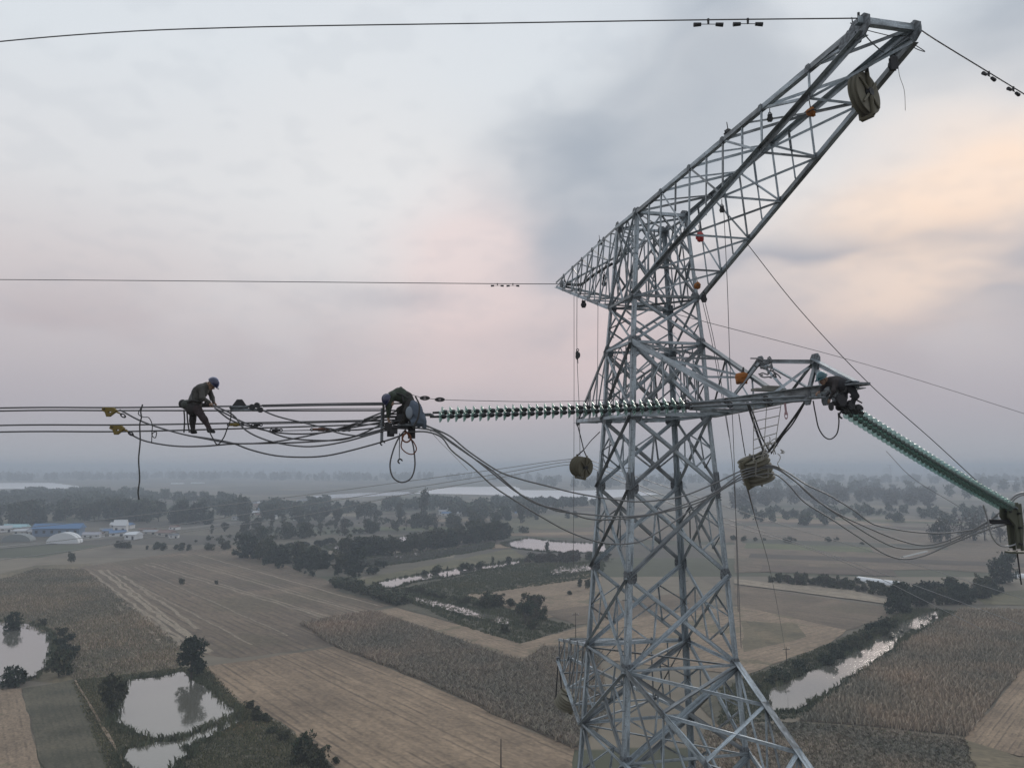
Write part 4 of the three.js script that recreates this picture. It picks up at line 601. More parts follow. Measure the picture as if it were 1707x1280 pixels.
// ---------------------------------------------------------------- people
// a body is one surface: tapered capsules joined by a smooth minimum, meshed by surface nets
function capsule(p, a, b, ra, rb) { const bx = b[0] - a[0], by = b[1] - a[1], bz = b[2] - a[2], px = p[0] - a[0], py = p[1] - a[1], pz = p[2] - a[2]; const t = Math.max(0, Math.min(1, (px * bx + py * by + pz * bz) / (bx * bx + by * by + bz * bz + 1e-9))); return Math.hypot(px - bx * t, py - by * t, pz - bz * t) - (ra + (rb - ra) * t); }
function netMesh(bones, cell, k, noise = 0) {
  let lo = [1e9, 1e9, 1e9], hi = [-1e9, -1e9, -1e9]; for (const [a, b, ra, rb] of bones) for (const [q, r] of [[a, ra], [b, rb]]) for (let i = 0; i < 3; i++) { lo[i] = Math.min(lo[i], q[i] - r - cell * 3); hi[i] = Math.max(hi[i], q[i] + r + cell * 3); }
  const n = [0, 1, 2].map(i => Math.ceil((hi[i] - lo[i]) / cell) + 1), f = new Float32Array(n[0] * n[1] * n[2]), own = new Uint8Array(f.length), id = (i, j, l) => (l * n[1] + j) * n[0] + i;
  for (let l = 0; l < n[2]; l++) for (let j = 0; j < n[1]; j++) for (let i = 0; i < n[0]; i++) {
    const p = [lo[0] + i * cell, lo[1] + j * cell, lo[2] + l * cell]; let d = 1e3, best = 1e3, w = 0;
    for (let q = 0; q < bones.length; q++) { const B = bones[q], e = capsule(p, B[0], B[1], B[2], B[3]); if (e < best) { best = e; w = B[4]; } const h = Math.max(k - Math.abs(d - e), 0) / k; d = Math.min(d, e) - h * h * k * .25; }
    if (noise) d += noise * (fbm(p[0] * 14 + p[2] * 9, p[1] * 18 + 7, 3) - .5);
    f[id(i, j, l)] = d; own[id(i, j, l)] = w;
  }
  const vi = new Int32Array(f.length).fill(-1), pos = [], col_ = [], idx = [], E8 = [[0, 0, 0], [1, 0, 0], [0, 1, 0], [1, 1, 0], [0, 0, 1], [1, 0, 1], [0, 1, 1], [1, 1, 1]], ED = [[0, 1], [2, 3], [4, 5], [6, 7], [0, 2], [1, 3], [4, 6], [5, 7], [0, 4], [1, 5], [2, 6], [3, 7]];
  for (let l = 0; l < n[2] - 1; l++) for (let j = 0; j < n[1] - 1; j++) for (let i = 0; i < n[0] - 1; i++) {
    const v = E8.map(e => f[id(i + e[0], j + e[1], l + e[2])]); let neg = 0; for (const x of v) if (x < 0) neg++; if (!neg || neg === 8) continue;
    let s = [0, 0, 0], c = 0; for (const [a, b] of ED) if ((v[a] < 0) !== (v[b] < 0)) { const t = v[a] / (v[a] - v[b]); for (let q = 0; q < 3; q++) s[q] += E8[a][q] + (E8[b][q] - E8[a][q]) * t; c++; }
    vi[id(i, j, l)] = pos.length / 3; pos.push(lo[0] + (i + s[0] / c) * cell, lo[1] + (j + s[1] / c) * cell, lo[2] + (l + s[2] / c) * cell); col_.push(own[id(i, j, l)]);
  }
  for (let l = 1; l < n[2] - 1; l++) for (let j = 1; j < n[1] - 1; j++) for (let i = 1; i < n[0] - 1; i++) {
    const o = f[id(i, j, l)] < 0;
    for (const [ax, A, B] of [[0, [0, 1, 0], [0, 0, 1]], [1, [0, 0, 1], [1, 0, 0]], [2, [1, 0, 0], [0, 1, 0]]]) {
      const e = [i, j, l]; e[ax]++; if ((f[id(...e)] < 0) === o) continue;
      const q = [vi[id(i, j, l)], vi[id(i - A[0], j - A[1], l - A[2])], vi[id(i - A[0] - B[0], j - A[1] - B[1], l - A[2] - B[2])], vi[id(i - B[0], j - B[1], l - B[2])]]; if (q.some(x => x < 0)) continue;
      if (o) idx.push(q[0], q[1], q[2], q[0], q[2], q[3]); else idx.push(q[0], q[2], q[1], q[0], q[3], q[2]);
    }
  }
  return { pos, own: col_, idx };
}
function handBones(w, dir, palmN, s, colr) {            // wrist, pointing direction, palm normal, mirrored side
  const d = V3(...dir).normalize(), n = V3(...palmN).addScaledVector(d, -V3(...palmN).dot(d)).normalize(), e = V3().crossVectors(d, n).multiplyScalar(s), W = V3(...w), q = (a, b, c) => W.clone().addScaledVector(d, a).addScaledVector(e, b).addScaledVector(n, c).toArray(), out = [];
  for (const y of [-.026, -.009, .009, .026]) out.push([q(.0, y * .6, 0), q(.085, y, .004), .015, .014, colr]);
  [[-.028, .062], [-.0095, .075], [.0095, .07], [.028, .055]].forEach(([y, L]) => { out.push([q(.085, y, .004), q(.085 + L * .5, y, .018), .0095, .009, colr]); out.push([q(.085 + L * .5, y, .018), q(.085 + L * .72, y, .05), .009, .008, colr]); });
  out.push([q(.02, -.03, .006), q(.058, -.058, .02), .0125, .0105, colr]); out.push([q(.058, -.058, .02), q(.085, -.056, .038), .0105, .009, colr]); return out;
}
const bodyMat = new THREE.MeshStandardMaterial({ vertexColors: true, roughness: .88 });
function person(label, P, pal, bones, hands, head) {    // pal: colours; head: { c, look, up }
  const o = thing('person', label, 'person', P, 'line workers'), geos = [];
  const hc = V3(...head.c), lk = V3(...head.look).normalize(), up = V3(...head.up).addScaledVector(lk, -V3(...head.up).dot(lk)).normalize(), rt = V3().crossVectors(lk, up), H = (a, b, c) => hc.clone().addScaledVector(lk, a).addScaledVector(up, b).addScaledVector(rt, c).toArray();
  const headB = [[H(.0, .03, 0), H(-.015, .01, 0), .095, .092, 2], [H(.025, -.06, 0), H(.03, -.085, 0), .062, .055, 2], [H(.09, -.01, 0), H(.112, -.045, 0), .012, .018, 2], [H(.085, -.075, -.018), H(.085, -.075, .018), .012, .012, 5], [H(.062, -.105, 0), H(.05, -.11, 0), .03, .028, 2], [H(-.005, -.015, .088), H(-.01, -.045, .086), .018, .012, 2], [H(-.005, -.015, -.088), H(-.01, -.045, -.086), .018, .012, 2], [H(.075, 0, .033), H(.08, 0, .033), .014, .012, 5], [H(.075, 0, -.033), H(.08, 0, -.033), .014, .012, 5], [H(-.04, .0, 0), H(-.05, -.05, 0), .075, .066, 4]];
  for (const [bs, cell, k, nz] of [[bones, .019, .05, .02], [headB, .008, .018, 0], ...hands.map(h => [h, .0045, .007, 0])]) {
    const m = netMesh(bs, cell, k, nz), g = new THREE.BufferGeometry(); g.setAttribute('position', new THREE.Float32BufferAttribute(m.pos, 3)); const c = []; for (const w of m.own) c.push(...pal[w]); g.setAttribute('color', new THREE.Float32BufferAttribute(c, 3)); g.setIndex(m.idx); g.computeVertexNormals(); geos.push(g);
  }
  part('body', mergeGeometries(geos), bodyMat, o);
  const hel = new THREE.Group(); const hm = pal.helmet, g = new THREE.SphereGeometry(.135, 24, 12, 0, 6.2832, 0, 1.62); g.scale(1.12, 1.05, 1); const hp = part('helmet', g, hm, o);
  hp.matrix.makeBasis(lk, up, rt).setPosition(V3(...H(-.005, .035, 0))); hp.matrix.decompose(hp.position, hp.quaternion, hp.scale);
  const brim = part('brim', new THREE.CylinderGeometry(.15, .155, .014, 24, 1, false, 0, Math.PI).rotateY(0).scale(1.25, 1, .98), hm, hp); brim.position.set(.02, -.005, 0); part('ridge', new THREE.TorusGeometry(.142, .012, 6, 20, Math.PI).rotateY(0).scale(1.08, 1.04, 1), pal.helmetRidge ?? hm, hp);
  return o;
}
const skin = [.26, .17, .12], hair = [.015, .013, .012];
const helm = c => new THREE.MeshPhysicalMaterial({ color: col(...c), roughness: .35, clearcoat: .4 });
function strap(o, name, pts, r, m) { return part(name, tube(pts.map(p => V3(...p)), r, 24, 6), m, o); }
{ // the standing worker, in profile, stooping over the conductors
  const D = 20.35, s = F / D, O = at(330, 721.5, D), j = (zx, zy, z = 0) => [(zx / 9.843 + 280 - 330) / s, (721.5 - (zy / 9.843 + 610)) / s, z];
  const pal = { 0: [.032, .030, .031], 1: [.07, .068, .062], 2: skin, 3: [.018, .018, .018], 4: hair, 5: [.14, .07, .06], 6: [.036, .026, .028], helmet: helm([.006, .009, .05]), helmetRidge: helm([.3, .33, .5]) };
  const hip = j(390, 690), ch = j(520, 400), nk = j(610, 310);
  const B = [[j(385, 700, .03), j(400, 640), .15, .15, 0], [hip, j(440, 530), .15, .14, 1], [j(440, 530), ch, .145, .155, 1], [ch, j(590, 330), .15, .085, 1], [nk, j(655, 310), .062, .06, 2], [j(530, 370, .17), j(570, 350, -.17), .085, .085, 1],
    [j(375, 720, -.09), j(365, 890, -.1), .096, .07, 0], [j(365, 890, -.1), j(375, 1050, -.1), .066, .05, 0], [j(365, 1080, -.1), j(425, 1088, -.1), .045, .036, 3],
    [j(480, 710, .09), j(610, 880, .12), .1, .074, 6], [j(610, 880, .12), j(700, 1030, .12), .07, .052, 6], [j(700, 1065, .12), j(775, 1085, .12), .048, .036, 3],
    [j(570, 360, .19), j(595, 530, .24), .066, .055, 1], [j(595, 530, .24), j(690, 605, .15), .052, .038, 1], [j(590, 360, -.19), j(640, 510, -.24), .064, .054, 1], [j(640, 510, -.24), j(700, 590, -.12), .05, .038, 1]];
  for (const q of B) { q[2] *= 1.1; q[3] *= 1.1; }
  const o = person('worker in grey jacket and dark blue helmet standing bent on the conductors', O, pal, B, [handBones(j(690, 605, .15), [.8, -.55, -.25], [0, -.8, -.5], 1, 2), handBones(j(700, 590, -.12), [.8, -.55, .2], [0, -.8, .4], -1, 2)], { c: j(690, 300), look: [.72, -.69, .05], up: [.69, .72, 0] });
  strap(o, 'harness_belt', [j(330, 600, .16), j(430, 570, .2), j(520, 590, .14), j(530, 580, 0), j(500, 560, -.16), j(380, 580, -.18), j(310, 600, -.02), j(330, 600, .16)], .028, M.rope); strap(o, 'harness_strap', [j(400, 560, .17), j(395, 460, .16), j(440, 360, .15), j(530, 330, .12)], .018, M.cordGrey); strap(o, 'harness_strap', [j(300, 620, .02), j(330, 470, -.05), j(430, 330, -.02)], .018, M.cordGrey);
  const bg = part('tool_bag', new THREE.SphereGeometry(.15, 14, 10).scale(1.05, .85, .8), mat(col(.05, .055, .05), .9), o); bg.position.set(...j(310, 640, .06)); const bg2 = part('tool_bag', new THREE.SphereGeometry(.1, 14, 10).scale(1, 1.1, .8), mat(col(.03, .03, .032), .9), o); bg2.position.set(...j(215, 620, 0));
  const tl = part('hand_tool', rodGeo(V3(...j(560, 640, .1)), V3(...j(740, 650, .05)), .05, .035, 8), M.iron, o); part('handle', rodGeo(V3(...j(600, 610, .1)), V3(...j(690, 575, .08)), .025, .02, 6), M.iron, tl);
}
{ // the worker doubled over at the yoke
  const D = 19.85, s = F / D, O = at(665, 706, D), j = (zx, zy, z = 0) => [(zx / 11.636 + 610 - 665) / s, (706 - (zy / 11.636 + 630)) / s, z];
  const pal = { 0: [.028, .026, .024], 1: [.038, .05, .036], 2: skin, 3: [.02, .018, .016], 4: hair, 5: [.14, .07, .06], helmet: helm([.006, .009, .05]) };
  const B = [[j(830, 470), j(770, 380), .14, .15, 0], [j(780, 400), j(640, 320), .15, .165, 1], [j(640, 320), j(520, 360, .1), .165, .13, 1], [j(540, 350, .27), j(500, 340, -.14), .085, .085, 1], [j(510, 370, .12), j(480, 420, .2), .06, .06, 2],
    [j(850, 480, .1), j(800, 640, .22), .1, .075, 0], [j(800, 640, .22), j(740, 830, .12), .07, .05, 0], [j(740, 850, .12), j(690, 880, .16), .046, .036, 3], [j(820, 500, -.1), j(640, 620, -.08), .1, .075, 0], [j(640, 620, -.08), j(600, 840, -.12), .07, .05, 0], [j(600, 860, -.12), j(550, 880, -.1), .046, .036, 3],
    [j(540, 370, .27), j(455, 560, .3), .064, .052, 1], [j(455, 560, .3), j(440, 770, .2), .05, .036, 1], [j(500, 370, -.14), j(440, 540, -.16), .062, .052, 1], [j(440, 540, -.16), j(430, 760, -.06), .05, .036, 1]];
  const o = person('worker in dark green vest bent double over the yoke with blue helmet', O, pal, B, [handBones(j(440, 770, .2), [.1, -1, -.1], [.9, 0, -.2], 1, 2), handBones(j(430, 760, -.06), [.1, -1, .1], [.9, 0, .2], -1, 2)], { c: j(470, 455, .26), look: [-.25, -.8, .45], up: [-.85, .05, .5] });
  strap(o, 'harness_strap', [j(820, 400, .16), j(700, 330, .19), j(580, 300, .2)], .02, M.rope); strap(o, 'harness_strap', [j(700, 215, 0), j(560, 255, 0), j(450, 330, .05)], .02, M.rope); strap(o, 'harness_belt', [j(760, 520, .05), j(735, 440, .17), j(690, 300, .12), j(690, 240, -.02), j(740, 290, -.16), j(780, 420, -.14)], .026, M.rope); part('back_ring', new THREE.TorusGeometry(.04, .012, 6, 14).translate(...j(665, 205, 0)), M.iron, o);
  const bag = thing('canvas_bag', 'blue grey canvas bag hanging at the end of the horizontal insulator string', 'bag', at(695, 691, 19.6)), g = new THREE.SphereGeometry(.3, 30, 22), p = g.attributes.position;
  for (let i = 0; i < p.count; i++) { const x = p.getX(i) / .3, y = p.getY(i) / .3, z = p.getZ(i) / .3, q = Math.pow(Math.pow(Math.abs(x), 3.5) + Math.pow(Math.abs(y), 3.5) + Math.pow(Math.abs(z), 3.5), -1 / 3.5), n = .23 * q * (.78 + .75 * (fbm(x * 1.9 + 3, y * 3 + z * 2, 4) - .35)); p.setXYZ(i, x * n * (.8 - y * .22) + y * -.06, y * n * 1.35, z * n * .6); } g.computeVertexNormals(); part('sack', g, M.bluecloth, bag); part('strap', tube([V3(-.02, .42, .2), V3(.08, .2, .24), V3(.05, -.1, .24), V3(-.06, -.3, .2)], .022, 20, 6), M.rope, bag); part('pocket', new THREE.SphereGeometry(.1, 14, 10).scale(.9, 1.5, .5).translate(-.17, .04, .12), mat(col(.22, .25, .29), .95), bag);
}
{ // the worker lying over the tip of the near arm
  const D = 19.75, s = F / D, O = at(1400, 652, D), j = (zx, zy, z = 0) => [(zx / 6.565 + 1180 - 1400) / s, (652 - (zy / 6.565 + 580)) / s, z];
  const pal = { 0: [.022, .022, .026], 1: [.035, .03, .03], 2: skin, 3: [.015, .015, .015], 4: hair, 5: [.14, .07, .06], helmet: helm([.012, .07, .085]), helmetRidge: helm([.25, .4, .42]) };
  const B = [[j(1500, 440, .25), j(1440, 410, .2), .14, .15, 0], [j(1450, 420, .2), j(1400, 380, .1), .145, .15, 1], [j(1400, 380, .1), j(1350, 365, .0), .15, .12, 1], [j(1370, 380, .2), j(1340, 375, -.16), .08, .08, 1], [j(1330, 360), j(1290, 345), .058, .056, 2],
    [j(1510, 450, .32), j(1540, 540, .42), .1, .075, 0], [j(1540, 540, .42), j(1500, 660, .3), .07, .05, 0], [j(1500, 680, .3), j(1560, 690, .36), .046, .036, 3], [j(1480, 450, .12), j(1440, 560, .2), .1, .075, 0], [j(1440, 560, .2), j(1400, 650, .1), .07, .05, 0], [j(1400, 668, .1), j(1450, 690, .14), .046, .036, 3],
    [j(1370, 380, .2), j(1330, 480, .28), .062, .052, 1], [j(1330, 480, .28), j(1300, 560, .2), .05, .036, 1], [j(1340, 375, -.16), j(1280, 440, -.2), .06, .05, 1], [j(1280, 440, -.2), j(1240, 470, -.1), .05, .036, 1]];
  const o = person('worker in dark clothes and teal helmet straddling the near middle arm tip', O, pal, B, [handBones(j(1300, 560, .2), [-.3, -.9, 0], [.8, 0, -.4], 1, 2), handBones(j(1240, 470, -.1), [-.8, -.5, .2], [.2, -.9, 0], -1, 2)], { c: j(1262, 338), look: [-.8, -.45, .3], up: [-.45, .88, .1] });
  strap(o, 'harness_belt', [j(1440, 330, .1), j(1460, 380, .3), j(1450, 480, .34), j(1420, 490, .1)], .026, M.rope); strap(o, 'harness_strap', [j(1340, 330, .1), j(1400, 320, .12), j(1450, 350, .14)], .02, M.rope);
}

// ---------------------------------------------------------------- trees and shrubs
function leafCrown(seed, n, leaf, lobes, tones, hollow = .45) {      // lobes: [x, y, z, rx, ry, rz] in units of the tree's height
  const r = rng(seed), pos = [], cl = [], idx = [], vol = lobes.map(l => l[3] * l[4] * l[5]), tot = vol.reduce((a, b) => a + b, 0), clumps = [];
  for (let i = 0; i < n / 9; i++) { let t = r() * tot, k = 0; while (k < lobes.length - 1 && (t -= vol[k]) > 0) k++; const l = lobes[k], a = r() * 6.283, z = r() * 2 - 1, q = Math.sqrt(1 - z * z), R = hollow + (1 - hollow) * Math.pow(r(), .6); clumps.push([l[0] + Math.cos(a) * q * l[3] * R, l[1] + z * l[4] * R, l[2] + Math.sin(a) * q * l[5] * R, tones[Math.floor(r() * tones.length)]]); }
  for (let i = 0; i < n; i++) {
    const c = clumps[Math.floor(r() * clumps.length)], s = leaf * (.6 + r() * .8), g = () => (r() + r() + r() - 1.5) * leaf * 1.7, p = V3(c[0] + g(), Math.max(.01, c[1] + g()), c[2] + g());
    const a = V3(r() - .5, r() - .5, r() - .5).normalize(), b = V3(r() - .5, r() - .5, r() - .5).cross(a).normalize(), o = pos.length / 3, v = .75 + r() * .5;
    for (const [u, w] of [[-1, -.5], [.2, -.6], [1, .1], [-.2, .7]]) { pos.push(p.x + (a.x * u + b.x * w) * s, Math.max(0, p.y + (a.y * u + b.y * w) * s), p.z + (a.z * u + b.z * w) * s); cl.push(c[3][0] * v, c[3][1] * v, c[3][2] * v); }
    idx.push(o, o + 1, o + 2, o, o + 2, o + 3);
  }
  const g = new THREE.BufferGeometry(); g.setAttribute('position', new THREE.Float32BufferAttribute(pos, 3)); g.setAttribute('color', new THREE.Float32BufferAttribute(cl, 3)); g.setIndex(idx); g.computeVertexNormals(); return g;
}
function trunkGeo(seed, top, lobes) { const r = rng(seed), gs = [rodGeo(V3(0, 0, 0), V3((r() - .5) * .04, top, (r() - .5) * .04), .028, .014, 7)]; for (const l of lobes.slice(0, 5)) gs.push(rodGeo(V3(0, top * (.5 + .4 * r()), 0), V3(l[0] * .8, l[1], l[2] * .8), .012, .004, 5)); return mergeGeometries(gs); }
const leafMat = new THREE.MeshStandardMaterial({ vertexColors: true, roughness: .9, side: THREE.DoubleSide }), barkMat = mat(col(.06, .05, .04), .95);
const green = [[.036, .052, .026], [.05, .062, .032], [.028, .042, .024], [.062, .068, .036], [.075, .072, .042]], olive = [[.05, .055, .028], [.065, .062, .034], [.04, .045, .025]], brown = [[.07, .06, .045], [.055, .05, .04], [.085, .068, .05]], deep = [[.02, .034, .018], [.026, .04, .02], [.016, .027, .015]];
const protos = {};
function proto(kind, seed, n, leaf, lobes, tones, top) { protos[kind] = { crown: leafCrown(seed, n, leaf, lobes, tones), trunk: trunkGeo(seed, top, lobes) }; }
const lobeSet = (seed, k, w, y0, y1) => { const r = rng(seed), out = [[0, (y0 + y1) / 2, 0, w * .7, (y1 - y0) * .42, w * .7]]; for (let i = 0; i < k; i++) { const a = i / k * 6.28 + r(), t = r(), q = w * (.35 + .4 * r()); out.push([Math.cos(a) * q, y0 + (y1 - y0) * (.15 + .7 * t), Math.sin(a) * q, w * (.35 + .25 * r()), (y1 - y0) * (.16 + .14 * r()), w * (.35 + .25 * r())]); } return out; };
proto('round0', 11, 1700, .04, lobeSet(1, 8, .36, .07, .97), green, .5); proto('round1', 12, 1700, .04, lobeSet(2, 9, .42, .06, .95), green, .45); proto('round2', 13, 1700, .04, lobeSet(3, 8, .32, .08, .98), olive, .5); proto('round3', 14, 1700, .04, lobeSet(14, 9, .46, .05, .92), deep, .45);
proto('tall0', 15, 1200, .03, lobeSet(4, 6, .17, .07, .98), green, .7); proto('tall1', 16, 1100, .03, lobeSet(5, 7, .2, .08, .97), olive, .7); proto('bare0', 17, 600, .022, lobeSet(6, 8, .3, .1, .96), brown, .75);
proto('shrub0', 18, 1500, .052, lobeSet(7, 6, .55, .02, .85), green, .3); proto('shrub1', 19, 1500, .052, lobeSet(8, 7, .7, .02, .8), deep, .3); proto('shrub2', 20, 1500, .052, lobeSet(9, 6, .6, .02, .85), olive, .3);
const tr = rng(404);
function plantTree(kind, x, z, h, w, label, group, name = 'tree', cat = 'tree') {
  const o = thing(name, label, cat, V3(x, 0, z), group), P = protos[kind]; o.scale.set(h * w, h, h * w); o.rotation.y = tr() * 6.28;
  part('trunk', P.trunk, barkMat, o); part('crown', P.crown, leafMat, o); return o;
}
function treeAt(kind, px, base, topPx, w, label, group, name, cat) { const g = gr(px, base); return plantTree(kind, g.x, g.z, (base - topPx) * -g.z / F, w, label, group, name, cat); }
// the trees one can pick out near the ponds
{ const L = [[-.22, .74, .05, .2, .16, .2], [.2, .66, 0, .19, .15, .19], [0, .5, 0, .24, .2, .22], [.24, .42, -.1, .16, .16, .16], [-.06, .3, .1, .18, .16, .18], [-.12, .86, -.05, .16, .1, .16]]; protos.pond = { crown: leafCrown(70, 5200, .021, L, deep, .3), trunk: trunkGeo(70, .6, L) };
  treeAt('pond', 318, 1134, 1058, 1, 'large lobed dark tree standing at the far shore of the middle pond'); }
treeAt('round3', 20, 1052, 1017, .85, 'rounded dark tree at the far shore of the left pond'); treeAt('shrub0', 97, 1128, 1072, .62, 'bushy tree at the right end of the left pond'); treeAt('shrub1', 22, 1144, 1106, .85, 'round bush on the near shore of the left pond'); treeAt('round2', 186, 1196, 1118, .7, 'dim thin tree on the left shore of the middle pond'); treeAt('shrub0', 506, 1272, 1214, .62, 'dark green bush at the bottom edge beside the stubble field'); treeAt('shrub2', 528, 1290, 1245, .8, 'low bush cut off by the bottom edge left of the stubble field');
treeAt('round0', 967, 979, 963, .8, 'left one of the two small dark trees beside the tower left leg'); treeAt('round1', 980, 982, 964, .8, 'right one of the two small dark trees beside the tower left leg'); treeAt('shrub0', 950, 992, 983, .9, 'small round bush left of the two small trees by the tower'); treeAt('round1', 118, 938, 919, .8, 'lone small tree at the top edge of the weedy field'); treeAt('shrub0', 301, 974, 962, .7, 'lone dark bush in the middle of the ploughed field'); treeAt('shrub2', 360, 974, 967, .9, 'small low bush right of the lone bush in the ploughed field'); treeAt('shrub2', 70, 1046, 1030, .8, 'little shrub at the upper right corner of the left pond');
treeAt('round3', 1676, 972, 912, .85, 'big dark tree right of the white sheet near the right edge'); treeAt('round1', 1640, 998, 958, .9, 'tree in front of the big dark tree near the right edge'); treeAt('round3', 1500, 1022, 964, .85, 'large dark tree at the bend of the stream'); treeAt('shrub1', 1534, 1012, 982, .95, 'wide dark bush right of the large tree at the stream bend'); treeAt('round0', 1572, 1008, 976, 1, 'tree behind the bush at the stream bend'); treeAt('round3', 1604, 1006, 968, 1, 'dark tree left of the pair near the right edge');
treeAt('tall0', 706, 868, 818, 1, 'tall slim tree standing above the canal trees in the middle distance'); treeAt('tall1', 868, 872, 838, 1, 'slim tree left of the tower near the far lake'); treeAt('tall0', 826, 905, 868, 1.2, 'slim dark tree at the right end of the canal trees'); treeAt('tall0', 912, 925, 904, 1, 'slim cypress-like tree at the bright water left of the tower');
const ord = n => n + (n % 100 > 10 && n % 100 < 14 ? 'th' : ['th', 'st', 'nd', 'rd'][n % 10] ?? 'th');
function row(n, pts, hpx, kinds, label, group, spread, seed, name, cat, wf = 1) {
  const r = rng(seed), P = pts.map(([x, y]) => gr(x, y)), seg = [], out = []; let tot = 0; for (let i = 0; i < P.length - 1; i++) { const l = P[i].distanceTo(P[i + 1]); seg.push(l); tot += l; }
  for (let i = 0; i < n; i++) { let t = (i + r() * .8) / n * tot, k = 0; while (k < seg.length - 1 && t > seg[k]) t -= seg[k++]; const p = P[k].clone().lerp(P[k + 1], t / seg[k]); p.x += (r() - .5) * spread; p.z += (r() - .5) * spread; const h = hpx * (.6 + .65 * r()) * -p.z / F; out.push([p.x / -p.z, kinds[Math.floor(r() * kinds.length)], p.x, p.z, h, (.8 + .5 * r()) * wf]); }
  out.sort((a, b) => a[0] - b[0]).forEach(([, k, x, z, h, w], i) => plantTree(k, x, z, h, w, `${ord(i + 1)} from the left, ${label}`, group, name, cat));
}
row(15, [[420, 928], [470, 938], [550, 950], [590, 952]], 38, ['round0', 'round3', 'round1'], 'dark tree in the clump at the left canal end', 'clump at the left end of the canal', 10, 501);
row(36, [[560, 931], [640, 925], [700, 918], [780, 906], [842, 896]], 32, ['round0', 'round1', 'round3', 'round2'], 'dark tree in the dense row between the two canals', 'dense row of trees between the canals', 6, 502);
row(22, [[400, 905], [480, 898], [600, 890], [700, 880], [840, 878]], 26, ['round0', 'round1', 'bare0'], 'hazy tree in the row behind the upper canal', 'row of trees behind the upper canal', 14, 503);
row(26, [[380, 890], [420, 880], [520, 870], [660, 862]], 24, ['round1', 'round2', 'tall1'], 'hazy tree right of the village road', 'trees right of the village road', 30, 504);
row(18, [[640, 990], [690, 988], [740, 1000], [800, 1012]], 10, ['shrub0', 'shrub2'], 'small shrub along the bank of the narrow canal', 'shrubs along the narrow canal', 4, 505, 'shrub', 'shrub');
row(16, [[800, 1012], [840, 1010], [880, 1018], [905, 1036], [870, 1052], [850, 1056]], 26, ['shrub0', 'shrub1', 'shrub2', 'bare0'], 'shrub in the green thicket at the end of the narrow canal', 'thicket at the end of the narrow canal', 5, 506, 'shrub', 'shrub');
row(9, [[700, 962], [780, 950], [860, 940]], 15, ['shrub0', 'tall0', 'round0'], 'small tree standing by the long bright canal', 'small trees by the long bright canal', 5, 507);
row(16, [[880, 935], [930, 932], [1000, 936]], 14, ['shrub0', 'shrub2', 'bare0'], 'low shrub between the bright waters left of the tower', 'shrubs between the bright waters', 8, 508, 'shrub', 'shrub');
row(24, [[1285, 972], [1340, 974], [1400, 980], [1470, 990]], 17, ['round0', 'round1', 'bare0'], 'small tree in the orchard row right of the tower', 'orchard row right of the tower', 6, 509);
row(16, [[1480, 990], [1540, 996], [1600, 994], [1660, 984]], 24, ['round0', 'round3', 'bare0'], 'tree in the wooded patch behind the stream bend', 'wooded patch behind the stream bend', 12, 510);
row(30, [[1262, 1152], [1330, 1122], [1400, 1090], [1452, 1066], [1482, 1046]], 19, ['shrub0', 'shrub1'], 'dark green shrub on the far bank of the right stream', 'shrubs on the far bank of the right stream', 4, 511, 'shrub', 'shrub');
row(6, [[1470, 1074], [1510, 1056], [1560, 1034], [1590, 1022]], 8, ['shrub0', 'shrub2'], 'shrub on the near bank of the right stream', 'shrubs on the near bank of the right stream', 2.5, 512, 'shrub', 'shrub');
row(14, [[1560, 905], [1620, 900], [1707, 905]], 40, ['bare0', 'tall1', 'bare0'], 'hazy brownish tree behind the sloping string end', 'brownish grove at the right edge', 12, 513);
row(10, [[395, 1180], [440, 1205], [500, 1245], [560, 1290]], 16, ['shrub2', 'shrub0'], 'low shrub on the bank below the stubble field', 'shrubs below the stubble field', 3, 514, 'shrub', 'shrub');
row(8, [[100, 1062], [108, 1085], [120, 1110]], 16, ['shrub2', 'shrub1'], 'shrub along the right shore of the left pond', 'shrubs right of the left pond', 2.5, 515, 'shrub', 'shrub');
row(34, [[-10, 880], [60, 872], [160, 866], [250, 872], [340, 874], [440, 866]], 34, ['round0', 'round1', 'round3', 'tall0'], 'hazy tree edging the wood behind the village', 'near edge of the wood behind the village', 24, 516);
row(16, [[180, 912], [260, 916], [350, 918], [400, 912]], 12, ['shrub0', 'shrub2', 'round0'], 'small bush along the village road', 'bushes along the village road', 8, 517, 'shrub', 'shrub');
row(40, [[390, 925], [470, 915], [560, 905], [640, 912], [760, 900], [860, 890]], 13, ['shrub0', 'shrub1', 'bare0', 'round1'], 'scrub bush among the canals left of the tower', 'scrub among the canals', 22, 520, 'shrub', 'shrub');
row(26, [[480, 886], [600, 876], [720, 866], [860, 868], [960, 862]], 15, ['round0', 'bare0', 'tall1', 'round3'], 'hazy tree in the loose belt before the far lake', 'loose belt before the far lake', 40, 521);
row(12, [[1230, 905], [1330, 900], [1440, 905]], 9, ['shrub0', 'round1'], 'hazy bush in the far brown fields right of the tower', 'bushes in the far brown fields', 30, 522, 'shrub', 'shrub');
